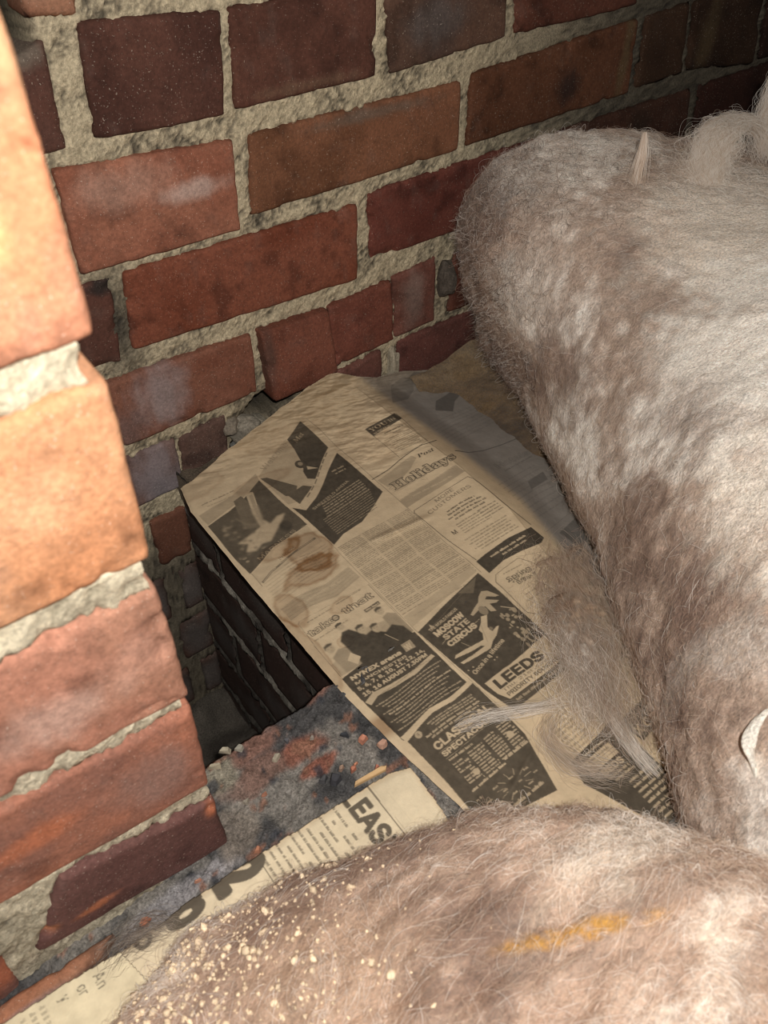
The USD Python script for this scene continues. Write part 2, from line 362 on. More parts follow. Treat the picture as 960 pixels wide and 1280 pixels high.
# ------------------------------------------------------------------ near pier at the left
pier = thing('wall_left', 'brick pier close at the left with orange bricks and thick mortar joints', kind='structure')
WP = [([(-.05, .560), (.056, .560), (.058, .455), (-.05, .458)], (206, 140, 98), (180, 112, 76), ()),
      ([(-.10, .447), (.058, .444), (.0595, .347), (-.10, .345)], (204, 132, 90), (188, 128, 92), ((0.035, .385, .014, .016, (224, 190, 130), .7), (.05, .43, .02, .02, (214, 170, 128), .5))),
      ([(-.10, .327), (.059, .333), (.0575, .251), (-.10, .258)], (208, 146, 96), (190, 126, 86), ((.03, .30, .02, .02, (208, 160, 124), .5),)),
      ([(-.12, .243), (.0565, .235), (.0575, .154), (-.12, .169)], (184, 118, 90), (168, 126, 104), ((.0, .19, .04, .02, (190, 160, 146), .7), (.04, .20, .02, .02, (196, 150, 130), .5))),
      ([(-.14, .165), (.0575, .147), (.055, .071), (-.14, .094)], (178, 108, 76), (136, 98, 86), ((-.03, .12, .03, .012, (192, 116, 82), .7), (.03, .11, .03, .03, (146, 116, 106), .8))),
      ([(-.027, .076), (.0545, .055), (.056, -.004), (-.055, .018)], (118, 78, 70), (98, 66, 62), ((-.02, .03, .016, .004, (186, 116, 82), .8), (.052, .048, .006, .010, (184, 112, 80), .8), (-.044, .035, .006, .006, (186, 122, 88), .8))),
      ([(-.20, .070), (-.066, .052), (-.070, -.010), (-.20, -.008)], (150, 100, 84), (120, 80, 72), ((-.075, .02, .02, .02, (176, 104, 74), .7),))]
for i, (q, c, c2, st) in enumerate(WP):
    brick(pier, q, to_pier, c, 150 + i, step=0.0018, r=0.0030, wob=0.0012, depth=0.10, dim=0.85, tone2=c2, stains=st, proud=0.001 * (i % 3))
zs = np.arange(-0.02, 0.56, 0.0022); us = np.arange(-0.20, 0.0535, 0.0022)
mortar_bed(pier, us, zs, [w[0] for w in WP], lambda u, z, d: to_pier(u + 0.0025 * (noise(np.stack([u * 0, z * 160, u * 0], 1), 4) - .5) * smooth(.04, .053, u), z, d),
           7, recess=0.002, light=(208, 197, 172), dark=(150, 141, 122), amp=0.007, smear=0.9,
           darken=lambda P: 0.2 * smooth(0.09, 0.03, P[:, 1]))
vb, fb = trimesh.creation.box((0.252, 0.096, 0.60)).vertices, trimesh.creation.box((0.252, 0.096, 0.60)).faces
vb = np.array(vb) + [-0.0735, PIER_Y + 0.056, 0.28]
obj('mortar_core', pier, vb, fb, MORTAR, np.tile(lin(120, 110, 96), (len(vb), 1)), smooth_=False)

# ------------------------------------------------------------------ shaft side wall under the newspaper's edge
side = thing('wall_right', 'dark brick side of the open shaft under the newspaper', kind='structure')
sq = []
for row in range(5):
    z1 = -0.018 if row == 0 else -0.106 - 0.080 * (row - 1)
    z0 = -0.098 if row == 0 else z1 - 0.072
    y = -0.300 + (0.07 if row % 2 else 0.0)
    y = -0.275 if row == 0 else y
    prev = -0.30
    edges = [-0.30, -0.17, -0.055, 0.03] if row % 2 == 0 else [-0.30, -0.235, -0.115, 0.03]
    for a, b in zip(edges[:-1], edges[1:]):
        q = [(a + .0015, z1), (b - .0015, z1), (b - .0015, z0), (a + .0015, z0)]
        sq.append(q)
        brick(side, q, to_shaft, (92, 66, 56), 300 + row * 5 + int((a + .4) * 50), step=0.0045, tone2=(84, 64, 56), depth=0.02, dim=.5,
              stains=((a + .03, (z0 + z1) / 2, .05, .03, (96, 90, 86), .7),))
mortar_bed(side, np.arange(-0.30, 0.02, 0.003), np.arange(-0.42, 0.0, 0.003), sq, to_shaft, 13, recess=-0.001, light=(164, 158, 146), dark=(84, 80, 74), smear=0.3,  # mortar darkened except along two bed joints
           darken=lambda P: np.clip(.92 - .85 * (np.exp(-((P[:, 1] + .102) / .006) ** 2) * smooth(-.26, -.23, P[:, 0]) + .7 * np.exp(-((P[:, 1] + .182) / .006) ** 2) * smooth(-.21, -.14, P[:, 0]))
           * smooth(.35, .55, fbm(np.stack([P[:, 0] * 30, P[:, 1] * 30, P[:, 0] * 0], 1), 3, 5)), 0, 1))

# ------------------------------------------------------------------ the ledge and the floor around it
floor = thing('floor', 'rough grey ledge of broken masonry with brick chips', kind='structure')
SH_Y = -0.265


def ledge_top(name, us, vs, keep, hfun, colfun, seed, skirt):
    U, V = np.meshgrid(us, vs)
    k = np.dstack([U * 70, V * 70, np.full(U.shape, seed)])
    n = fbm(k, 4, seed); g = fbm(k * 4, 3, seed + 2)
    Z = hfun(U, V) + (n - .5) * 0.006 + (g - .5) * 0.0042
    # ragged broken edge towards the shaft
    W = (fbm(k * 0.8 + 7, 3, seed + 4) - .5)
    v = np.dstack([U, V + 0.012 * W * smooth(-.285, SH_Y, V) * (U < SHAFT_X) * (V < -.2), Z]).reshape(-1, 3)
    c = colfun(U, V, n, g).reshape(-1, 3)
    f = grid_faces(len(vs), len(us), keep(U, V) if keep else None)
    v, f, c = compact(v, f, c)
    v, f, c = border_skirt(v, f, (0, 0, -skirt), c)
    obj(name, floor, v, f, LEDGE, c)


def ledge_col(U, V, n, g):
    k = np.dstack([U * 40, V * 40, U * 0 + 3])
    t = smooth(0.40, 0.60, fbm(k, 4, 51))[..., None]
    c = lin(142, 137, 130) * t + lin(88, 87, 87) * (1 - t)
    # the red brick showing through, and the old pale mortar along the broken edge and the pier
    def blob(x, y, rx, ry, s, a=0.75):
        d = np.exp(-(((U - x) / rx) ** 2 + ((V - y) / ry) ** 2))
        return (smooth(0.42, 0.62, d * 0.7 + 0.75 * (fbm(k * 1.6, 4, s) - .5) + 0.12) * a)[..., None]
    for x, y, rx, ry, s, col, a in ((0.100, -.268, .030, .014, 61, (186, 128, 104), .9), (0.120, -.292, .022, .010, 62, (196, 112, 78), .9), (0.128, -.306, .020, .006, 63, (198, 112, 80), .95), (0.092, -.287, .02, .012, 68, (176, 124, 102), .8),
                                    (0.155, -.262, .014, .008, 64, (186, 128, 104), .9), (0.072, -.275, .018, .020, 65, (190, 178, 150), .9),
                                    (0.085, -.290, .020, .012, 66, (176, 132, 112), .8), (0.015, -.325, .050, .009, 67, (196, 190, 192), .95), (0.062, -.312, .02, .02, 69, (186, 168, 148), .7)):
        b = blob(x, y, rx, ry, s, a)
        hue = lin(*col) * .66
        c = c * (1 - b) + (hue * .72 + hue.mean() * .28) * b
    d = smooth(0.66, 0.72, fbm(k * 3.2, 2, 71))[..., None] * 0.8
    c = c * (1 - d) + lin(158, 116, 96) * d
    d = smooth(0.68, 0.74, fbm(k * 2.6 + 9, 2, 72))[..., None] * 0.8
    c = c * (1 - d) + lin(70, 72, 78) * d
    g2 = fbm(np.dstack([U * 900, V * 900, U * 0]), 2, 77)[..., None]
    return c * (0.55 + 0.9 * g[..., None]) * (.7 + .6 * g2)


us = np.concatenate([np.arange(-0.24, -0.09, 0.012), np.arange(-0.09, 0.20, 0.0019), np.arange(0.205, 0.36, 0.012)])
vs = np.concatenate([np.arange(-0.90, -0.40, 0.02), np.arange(-0.395, -0.345, 0.006), np.arange(-0.344, SH_Y + .001, 0.0019)])
ledge_top('ledge', us, vs, None, lambda U, V: -0.004 + 0.004 * smooth(-.30, -.27, V), ledge_col, 21, 0.16)
us = np.arange(SHAFT_X - .002, 1.75, 0.012); vs = np.arange(-0.90, 0.02, 0.012)
ledge_top('joist_floor', us, vs, lambda U, V: (V > -0.29) | (U > 0.34), lambda U, V: -0.007 - 0.050 * smooth(.35, .40, U), lambda U, V, n, g: lin(110, 98, 84) * (0.7 + 0.6 * g[..., None]), 23, 0.03)
us = np.arange(-0.24, 0.02, 0.008); vs = np.arange(SH_Y - .01, 0.02, 0.008)
ledge_top('ledge', us, vs, None, lambda U, V: -0.003 + U * 0, ledge_col, 25, 0.10)
us = np.arange(-0.05, 0.22, 0.005); vs = np.arange(-0.31, 0.03, 0.005)
ledge_top('rubble_base', us, vs, None, lambda U, V: -0.36 + 0.03 * (noise(np.dstack([U * 25, V * 25, U * 0]), 3) - .5), lambda U, V, n, g: lin(96, 90, 82) * (0.5 + 1.0 * n[..., None]), 27, 0.03)
def chip(name, x, y, r0, h, col, seed):
    """A flat angular chip: a many-cornered convex splinter with its broken faces left sharp."""
    r = np.random.default_rng(seed)
    a = np.sort(r.uniform(0, 2 * np.pi, 7)); rad = r0 * r.uniform(.65, 1.1, 7)
    lo = np.column_stack([np.cos(a) * rad, np.sin(a) * rad * .8, np.full(7, -.002)])
    hi = np.column_stack([np.cos(a + .2) * rad * r.uniform(.55, .9, 7), np.sin(a + .2) * rad * .6, h * r.uniform(.7, 1.1, 7)])
    m = trimesh.convex.convex_hull(np.vstack([lo, hi]))
    v = np.array(m.vertices) + [x, y, 0.0012]
    obj(name, floor, v, np.array(m.faces), STONE, lin(*col) * (.75 + .5 * fbm(v * 500, 2, seed))[:, None], smooth_=False)


for i, (x, y, s, c) in enumerate([(0.1590, -.311, .0052, (196, 136, 112)), (.1665, -.320, .0042, (184, 146, 126)), (.150, -.301, .0038, (58, 60, 64)), (.141, -.323, .0028, (176, 116, 94)),
                                  (.145, -.3215, .0022, (190, 132, 106)), (.128, -.321, .0055, (64, 64, 68)), (.122, -.317, .0040, (78, 78, 80)), (.136, -.318, .0024, (160, 134, 116)),
                                  (.107, -.287, .0034, (166, 158, 140)), (.082, -.264, .0046, (172, 164, 144)), (.073, -.268, .0052, (166, 156, 134)), (.091, -.267, .0036, (150, 146, 134)),
                                  (.154, -.331, .0022, (176, 116, 96)), (.066, -.330, .0028, (180, 126, 100)), (.030, -.324, .0026, (184, 134, 112)), (.088, -.302, .0026, (176, 124, 102)),
                                  (-.004, -.326, .0040, (180, 112, 84)), (.100, -.311, .0026, (140, 136, 130)), (.118, -.281, .0022, (90, 90, 94)), (.133, -.289, .0020, (150, 142, 132)), (.076, -.300, .0026, (158, 150, 136))]):
    chip('brick_fragment' if c[0] - c[2] > 45 else 'stone', x, y, s, s * .55, c, 400 + i)
# orange brick that lies bedded in the ledge in front of the pier, low left
brick(floor, [(-.125, -.317), (-.020, -.321), (-.030, -.3305), (-.125, -.330)], lambda u, z, d: np.stack([u, z, 0.006 - d], 1), (206, 118, 66), 471, step=0.0018, tone2=(190, 150, 124), depth=0.03,
      stains=((-.08, -.331, .05, .003, (150, 144, 150), .9),), label='orange brick bedded in the ledge')

# ------------------------------------------------------------------ print: drawn flat on each sheet, in millimetres
FONT = glob.glob('/opt/blender-*/*/datafiles/fonts/Inter.woff2')[0]
SERIF = glob.glob('/opt/blender-*/*/datafiles/fonts/NotoSansMath*')[0]
_fc = {}


def font(px, serif=False):
    k = (int(px), serif)
    if k not in _fc:
        _fc[k] = ImageFont.truetype(SERIF if serif else FONT, int(px))
    return _fc[k]


def math_bold(s, italic=False):
    o = ''
    for ch in s:
        if 'A' <= ch <= 'Z': o += chr((0x1D468 if italic else 0x1D400) + ord(ch) - 65)
        elif 'a' <= ch <= 'z': o += chr((0x1D482 if italic else 0x1D41A) + ord(ch) - 97)
        elif '0' <= ch <= '9' : o += chr(0x1D7CE + ord(ch) - 48)
        else: o += ch
    return o


class Page:
    """A sheet of print: value 0 = paper, 1 = ink. Coordinates are page millimetres, x right, y up."""
    S = 6.0

    def __init__(self, x0, x1, y0, y1, seed):
        self.b = (x0, x1, y0, y1)
        self.im = Image.new('L', (int((x1 - x0) * self.S), int((y1 - y0) * self.S)), 0)
        self.d = ImageDraw.Draw(self.im)
        self.r = random.Random(seed)

    def p(self, x, y):
        return ((x - self.b[0]) * self.S, (self.b[3] - y) * self.S)

    def poly(self, pts, v):
        self.d.polygon([self.p(*q) for q in pts], fill=int(v * 255))

    def line(self, pts, w, v):
        self.d.line([self.p(*q) for q in pts], fill=int(v * 255), width=max(1, int(w * self.S)), joint='curve')

    def ell(self, x, y, rx, ry, v):
        a, b = self.p(x - rx, y + ry), self.p(x + rx, y - ry)
        self.d.ellipse([*a, *b], fill=int(v * 255))

    def text(self, s, x, y, h, w, v=1.0, bold=0.0, angle=0.0, serif=False, outline=None, arc=None):
        """Lettering with its baseline from (x, y), capitals h high, the whole w wide (w None: natural)."""
        f = font(120, serif)
        bb = f.getbbox(s, anchor='ls', stroke_width=8)
        W, Hh = bb[2] - bb[0] + 8, bb[3] - bb[1] + 8
        m = Image.new('L', (W, Hh), 0); dd = ImageDraw.Draw(m)
        sw = int(bold * 10)
        if outline is not None:
            dd.text((4 - bb[0], 4 - bb[1]), s, 255, f, anchor='ls', stroke_width=7)
            dd.text((4 - bb[0], 4 - bb[1]), s, int(255 * outline), f, anchor='ls', stroke_width=1)
        else:
            dd.text((4 - bb[0], 4 - bb[1]), s, 255, f, anchor='ls', stroke_width=sw)
        cap = 88.0
        sy = h * self.S / cap
        tw = max(2, int(round((w * self.S) if w else W * sy))); th = max(2, int(round(Hh * sy)))
        m = m.resize((tw, th), Image.LANCZOS)
        base = (4 - bb[1]) * sy
        if arc:
            a = np.asarray(m); out = np.zeros((th + int(abs(arc) * self.S) + 2, tw), np.uint8)
            for cx in range(tw):
                t = cx / max(1, tw - 1)
                o = int((1 - 4 * t * (1 - t)) * arc * self.S) if arc > 0 else int(4 * t * (1 - t) * -arc * self.S)
                out[o:o + th, cx] = a[:, cx]
            m = Image.fromarray(out)
        px, py = self.p(x, y)
        if angle:
            pad = Image.new('L', (2 * m.size[0] + 8, 2 * max(m.size) + 8), 0)
            ox, oy = pad.size[0] // 2, pad.size[1] // 2
            pad.paste(m, (ox, int(oy - base)))
            m = pad.rotate(angle, Image.BICUBIC, center=(ox, oy), expand=False)
            if abs(angle) > 20:
                big = Image.new('L', (4 * max(pad.size), 4 * max(pad.size)), 0)
                c = big.size[0] // 2
                big.paste(pad, (c - ox, c - oy))
                m = big.rotate(angle, Image.BICUBIC)
                ox = oy = c
            self.im.paste(int(v * 255), (int(px - ox), int(py - oy)), m)
        else:
            self.im.paste(int(v * 255), (int(px), int(py - base)), m)

    def words(self, x0, x1, y, h, v, jit=0.3, fill=1.0, slope=0.0, wave=0.0):
        """One line of small print as marks too small to read."""
        x = x0
        while x < x1:
            w = self.r.uniform(1.6, 6.0) * h / 1.1
            if x + w > x1: w = x1 - x
            if w > 0.4 and self.r.random() < fill:
                q = x
                while q < x + w:
                    g = self.r.uniform(0.35, 0.75) * h
                    yy = y + slope * (q - x0) + wave * math.sin((q - x0) / max(1, x1 - x0) * 6.28)
                    hh = h * self.r.choice((0.62, 0.7, 0.75, 1.0))
                    vv = v if v < 0.5 else v * self.r.uniform(1 - jit, 1)
                    self.d.rectangle([*self.p(q, yy + hh), *self.p(min(q + g * .72, x + w), yy)], fill=int(255 * vv))
                    q += g
            x += w + 0.75 * h

    def block(self, x0, x1, y0, y1, h, lead, v, **k):
        y = y1
        while y > y0:
            self.words(x0, x1, y - h, h, v, **k); y -= lead

    def blur(self, x0, x1, y0, y1, r):
        """A screened photograph is softer than the type around it."""
        a, b = self.p(x0, y1), self.p(x1, y0)
        box = tuple(int(q) for q in (*a, *b))
        self.im.paste(self.im.crop(box).filter(ImageFilter.GaussianBlur(r)), box)

    def array(self, blur=0.5):
        return np.asarray(self.im.filter(ImageFilter.GaussianBlur(blur)), float) / 255.0

    def sample(self, A, X, Y):
        """Bilinear look-up at page positions."""
        x = np.clip((X - self.b[0]) * self.S, 0, A.shape[1] - 1.001); y = np.clip((self.b[3] - Y) * self.S, 0, A.shape[0] - 1.001)
        i, j = x.astype(int), y.astype(int); fx, fy = x - i, y - j
        return (A[j, i] * (1 - fx) + A[j, i + 1] * fx) * (1 - fy) + (A[j + 1, i] * (1 - fx) + A[j + 1, i + 1] * fx) * fy


P = Page(155, 490, -480, 55, 5)
BK = 0.94
# --- column 1: events page
P.words(181, 212, -56, 1.5, .6, slope=.03); P.words(184, 206, -60, 1.0, .3)
P.poly([(173, -65), (205, -60), (238, -48), (236, -58), (214, -67), (174, -79)], .32)
P.poly([(173, -80), (195, -75), (214, -68), (236, -57), (238, -126), (218, -129), (203, -131), (188, -138), (173, -144)], .90)
P.poly([(205, -66), (213, -64), (216, -85), (206, -105), (196, -100)], .80)
P.poly([(218, -63), (224, -66), (219, -82), (214, -99), (216, -107), (225, -103), (232, -104), (222, -112), (214, -118), (206, -124), (199, -122), (191, -126), (184, -123), (190, -116), (183, -111), (193, -109), (201, -107), (208, -105), (211, -88)], .22)
P.poly([(219, -68), (222, -68), (216, -90), (213, -104), (210, -104), (213, -88)], .45)
P.line([(196, -85), (200, -96), (208, -101)], .8, .6); P.line([(206, -108), (196, -118)], .7, .6); P.line([(203, -110), (212, -117)], .7, .6)
for q in range(26):
    P.ell(P.r.uniform(176, 200), P.r.uniform(-132, -84), P.r.uniform(.5, 2.2), P.r.uniform(.4, 1.4), P.r.uniform(.55, .8))
P.ell(183, -92, 3, 2.4, .55); P.ell(184, -93, 1.2, 1.8, .85)
P.ell(224, -117, 5, 6, .98)
P.blur(176, 236, -127, -82, 5)
P.text('MADNESS', 186, -137, 3.6, 44, .42, arc=None, angle=13)
P.poly([(174, -157), (174, -145), (188, -139), (203, -132), (218, -130), (237, -127), (238, -148)], .16)
P.ell(208, -140, 11, 7, .05)
P.text('IN FOODS', 200, -146, 3.0, 19, .72, angle=11)
P.line([(176, -157), (187, -152), (196, -150), (207, -147), (216, -145), (235, -142)], 1.9, .72)
P.line([(177, -156.8), (187, -152), (193, -150.4)], .7, .2); P.line([(198, -149), (207, -147)], .7, .25); P.line([(218, -144.6), (233, -142.2)], .7, .2)
P.line([(174, -144), (174, -160)], .5, .6)
for y in range(-176, -154, 3):
    P.words(200, 234, y + 2, 1.1, .32, wave=.8); P.line([(176, y - 4), (196, y - 1), (216, y), (238, y + 3)], .9, .22)
P.poly([(174, -186), (190, -183), (215, -187), (239, -182), (240, -197), (215, -202), (190, -197), (174, -200)], .26)
for k in range(5): P.line([(175, -187 - 3 * k), (196, -185 - 3 * k), (216, -189 - 3 * k), (239, -184 - 3 * k)], .6, .45)
P.words(186, 226, -192, 2.0, .12)
# --- the boy band's concert advertisement
P.line([(176.5, -262), (176, -206), (178, -204), (240.5, -207), (241, -262)], .45, .75)
P.words(182, 205, -209, 1.0, .5); P.words(210, 234, -208, 1.0, .5)
P.text('take', 176.5, -221.5, 6.0, 27, .95, outline=0.12, angle=2)
P.text('that', 208.5, -220, 6.0, 30, .95, outline=0.12, angle=1)
P.ell(202.2, -218, 3.0, 3.0, .85); P.ell(202.2, -218, 1.9, 1.9, .3); P.line([(200.5, -218), (203.9, -218)], .6, .85)
P.words(178, 208, -226, .9, .5); P.poly([(223, -225.2), (237, -224.4), (237, -227.6), (223, -228.4)], .9); P.words(224, 236, -227, 1.5, .12)
P.poly([(177, -262), (177, -250), (190, -247), (214, -240), (240, -243), (240, -266), (215, -268), (196, -263)], .30)
P.poly([(182, -262), (181, -246), (188, -242), (196, -245), (202, -262)], .48)
P.poly([(230, -262), (230, -239), (236, -237), (240.5, -241), (240.5, -262)], .5)
P.poly([(195, -264), (193, -238), (198, -232), (203, -233), (210, -245), (216, -244), (224, -251), (232, -248), (238, -254), (240, -268), (215, -270)], .97)
for hx, hy, s in ((184, -238, 1.0), (200, -227, .85), (210.5, -239, 1.05), (220, -244, 1.0), (232.5, -233, .95)):
    P.ell(hx, hy, 3.4 * s, 4.2 * s, .22); P.poly([(hx - 3.6 * s, hy), (hx - 3.4 * s, hy + 3.6 * s), (hx, hy + 4.8 * s), (hx + 3.4 * s, hy + 3.4 * s), (hx + 2.6 * s, hy + 1.9 * s), (hx - 2.2 * s, hy + 1.9 * s)], .9)
    P.ell(hx - 1.2 * s, hy + .2, .5 * s, .35 * s, .75); P.ell(hx + 1.2 * s, hy + .2, .5 * s, .35 * s, .75); P.line([(hx - 1 * s, hy - 2 * s), (hx + 1 * s, hy - 2 * s)], .3, .6)
P.blur(178, 240, -262, -226, 2.4)
P.poly([(188, -254), (193, -250), (197, -257), (192, -261)], .12); P.line([(222, -252), (227, -262)], .8, .35)
P.poly([(176, -264), (195, -262), (215, -269), (241, -263), (242, -320), (224, -322), (208, -321), (192, -323), (179, -326), (176.5, -290)], .96)
P.text('NYNEX arena', 180, -269.5, 3.2, 43, .08, bold=.7, angle=-4)
P.poly([(226, -266), (234, -266.6), (233.6, -274), (225.6, -273.4)], .45); P.text('W', 226.5, -273, 4.6, 6, .1, bold=.6)
P.text('MANCHESTER', 180, -274, 2.2, 44, .18, bold=.4, angle=-4)
P.text('5, 6, 7, 8, 10, 11, 12, 14,', 179, -279, 2.7, 58, .12, bold=.5, angle=-2)
P.text('15, 16 AUGUST 7.30PM', 179, -284.5, 2.9, 57, .10, bold=.6, angle=-1)
P.poly([(177, -288), (186, -285), (200, -287.5), (219, -288.5), (238, -286), (239, -289), (219, -292), (200, -291), (187, -289), (179, -292)], .2)
P.words(190, 234, -289.5, .9, .45, wave=-.6)
for k in range(10):
    y = -295 - 2.6 * k
    P.words(181 + (k % 3) * 3, 240 - (k % 4) * 4, y, 1.3 if k == 4 else .9, .32 if k == 4 else .55, wave=-.7)
P.poly([(179, -323), (193, -321), (208, -319), (224, -320.5), (244, -318), (244, -321), (224, -323.3), (208, -322), (193, -324), (180, -327)], .05)
# --- open-air concert advertisement
P.poly([(181, -328), (194, -325), (208, -323), (225, -324), (245, -321), (246, -372), (236, -412), (184, -400)], .93)
for k in range(3): P.words(200 + 2 * k, 238, -327.5 - 2.0 * k, 1.0, .5)
P.words(193, 240, -334.5, 1.5, .32); P.words(196, 236, -337, 1.4, .36)
P.ell(190, -329, 2.6, 2.6, .3); P.text('R', 188.8, -330.2, 2.4, 2.4, .9)
P.text('CLASSICAL', 191.5, -345.5, 5.0, 51, .06, bold=.6, angle=2)
P.line([(192, -347.2), (243, -344)], .45, .2)
P.text('SPECTACULAR', 192.5, -351.6, 3.4, 50, .08, bold=.6, angle=1.5)
P.line([(193, -353), (243, -350.5)], .4, .3); P.words(194, 214, -355.4, 1.5, .25)
for k in range(9):
    for (a, b) in ((194, 206), (207, 220), (222, 232), (234, 245)):
        P.words(a, b - P.r.random() * 2, -359 - 2.2 * k + .05 * a - 10, 1.15, .34, fill=.9)
P.words(192, 222, -380, 1.7, .22, slope=.04); P.words(223, 247, -376.5, 1.6, .22)
for k in range(11):
    a = k * .57; P.line([(217 + 8 * math.cos(a), -392 + 5 * math.sin(a)), (217 + 14 * math.cos(a), -392 + 9 * math.sin(a))], .5, .5)
    P.words(190 + 4.2 * k, 194 + 4.2 * k, -386 - (k * 5) % 14, 1.1, .45)
P.words(206, 233, -403, 2.2, .35)
P.ell(203, -371, 2.2, 2.2, .25); P.ell(238, -366, 2.6, 2.4, .25)
# column rules
P.line([(241.5, -150), (242.5, -262), (246, -330), (250, -400)], .5, .45)
P.line([(317, -10), (317, -115), (318.5, -250)], .5, .6)
# --- column 2: dark concert advertisement with a slanting ribbon
P.poly([(238, -53), (262, -36), (284, -24), (284, -70), (270, -104), (240, -98)], .24)
P.text('Welcome', 246, -50, 6, 42, .50, angle=26)
P.words(256, 282, -55, .9, .3, slope=.5)
P.poly([(310, -10), (310, -57), (289, -82), (276, -84), (270, -79), (272, -70), (278, -62), (279, -56), (283, -40), (285, -25)], .96)
P.text(math_bold('Met', True), 289, -34, 5.5, 17, .45, angle=28, serif=True)
P.ell(275.5, -60.5, 4.6, 5.2, .93); P.ell(276, -60, 2.2, 2.6, .55); P.poly([(279, -66), (286, -74), (277, -70)], .2)
P.poly([(246, -88), (262, -84), (270, -92), (262, -102), (248, -106)], .88)
P.poly([(238, -56), (243, -58), (258, -82), (250, -92), (244, -88)], .86)
P.poly([(309, -58), (312, -66), (302, -72), (290, -83), (262, -104), (246, -112), (246, -104), (264, -92), (280, -80), (293, -70)], .10)
for k in range(7):
    a = k / 7.0
    P.line([(305 - 50 * a, -62.5 - 38 * a), (300 - 50 * a, -66.3 - 38 * a)], 1.5, .7)
P.poly([(312, -68), (313, -132), (296, -141), (277, -150), (256, -152), (243, -157), (240, -103), (247, -112), (262, -104), (290, -83)], .96)
P.words(293, 307, -86, 1.6, .5); P.words(294, 305, -90, 1.5, .4)
P.text('SHEFFIELD ARENA', 252, -116, 2.6, 48, .4, angle=14, bold=.2)
for k in range(6): P.words(262 - k, 306, -114 - 3.0 * k, 1.2, .45 + .04 * k, slope=.12)
for k in range(9): P.words(252, 306 - k, -130 - 2.4 * k, .8, .72, slope=.12)
# --- column 2: small advertisements
for x0 in (244, 269, 294):
    P.block(x0, x0 + 23, -246, -161, 1.0, 1.75, .46, jit=.5)
    for k in range(9):
        y = -166 - 9.2 * k - (x0 % 5)
        P.poly([(x0, y), (x0 + 23, y), (x0 + 23, y - 1.5), (x0, y - 1.5)], .06 if k % 3 else .36)
P.line([(268, -160), (268, -247)], .3, .4); P.line([(293, -160), (293, -247)], .3, .4)
P.poly([(243, -248), (316, -240), (316, -247), (243, -259)], .22); P.words(250, 300, -252, 1.4, .34)
# --- column 2: circus advertisement
P.poly([(243, -265), (270, -258), (316, -249), (318, -300), (316, -362), (254, -360), (248, -330)], .95)
P.poly([(290, -255), (312, -251), (300, -262)], .8); P.line([(250, -268), (292, -257)], .5, .8)
P.text('THE WORLD FAMOUS', 250, -270.5, 2.4, 30, .2, bold=.4, angle=8)
P.text('MOSCOW', 250.5, -277, 4.6, 30, .06, bold=.8, angle=6)
P.text('STATE', 253.5, -283, 4.3, 27, .10, bold=.6, angle=5)
P.text('CIRCUS', 252.5, -289.6, 4.4, 30, .06, bold=.8, angle=5)
P.poly([(252, -269), (253.4, -264.5), (255.6, -268.6)], .35); P.line([(250, -284), (258, -281)], .6, .3); P.line([(262, -291), (265, -297)], .5, .3); P.line([(280, -284), (287, -283)], .5, .3)
P.poly([(284, -276), (291, -273), (297, -271), (301, -267), (306, -264.5), (310, -267), (314, -276), (311, -275), (306, -270.5), (303, -272), (311, -279), (308, -279.5), (303, -277), (303, -285), (299, -283), (299, -277), (292, -276.5), (285, -278)], .32)
P.ell(295, -279, 3.2, 4.4, .62)
P.poly([(289.6, -282), (294.4, -283.6), (287, -292), (287.6, -297), (293, -295.6), (295, -296), (287.4, -301.6), (282, -303.4), (276, -307.4), (266, -307), (251, -306.4), (250, -304.4), (262, -304), (274, -303.2), (272, -301.6), (262, -301), (249, -299.6), (251.6, -297.4), (262, -297.4), (277, -298.8), (280.4, -294), (280, -290), (286, -286)], .10)
P.line([(284, -288), (278, -302)], .7, .35); P.ell(288.4, -294.6, 1.5, 1.5, .7)
P.line([(308, -284), (316, -292)], 1.0, .4)
for q in range(40):
    P.ell(P.r.uniform(299, 315), P.r.uniform(-322, -288), P.r.uniform(.4, 1.8), P.r.uniform(.6, 2.4), P.r.uniform(.35, .6))
P.text('Once in a lifetime', 251, -318, 3.2, 40, .10, bold=.35, angle=14)
for q in range(7): P.ell(P.r.uniform(250, 285), P.r.uniform(-325, -309), .5, .5, .2)
P.poly([(251.5, -326.5), (278, -326), (306, -322.5), (316, -322), (316, -346), (292, -346.2), (257, -346.2), (253, -338)], .05)
P.text('LEEDS', 255, -336.6, 7.4, 50, .95, bold=.75, angle=1.0)
P.text('Thu. 21st June', 257, -340.4, 2.4, 48, .72, bold=.2, angle=1)
P.text('PRIORITY BOOKING', 257.6, -344.8, 3.0, 53, .84, bold=.5, angle=1)
P.poly([(256, -347), (292, -346.6), (314, -345), (314, -352), (292, -353), (258, -352.6)], .9); P.words(260, 312, -350.4, 1.8, .42)
P.poly([(256, -354), (318, -353), (318, -363), (260, -364)], .22); P.words(262, 300, -360, 2.2, .12)
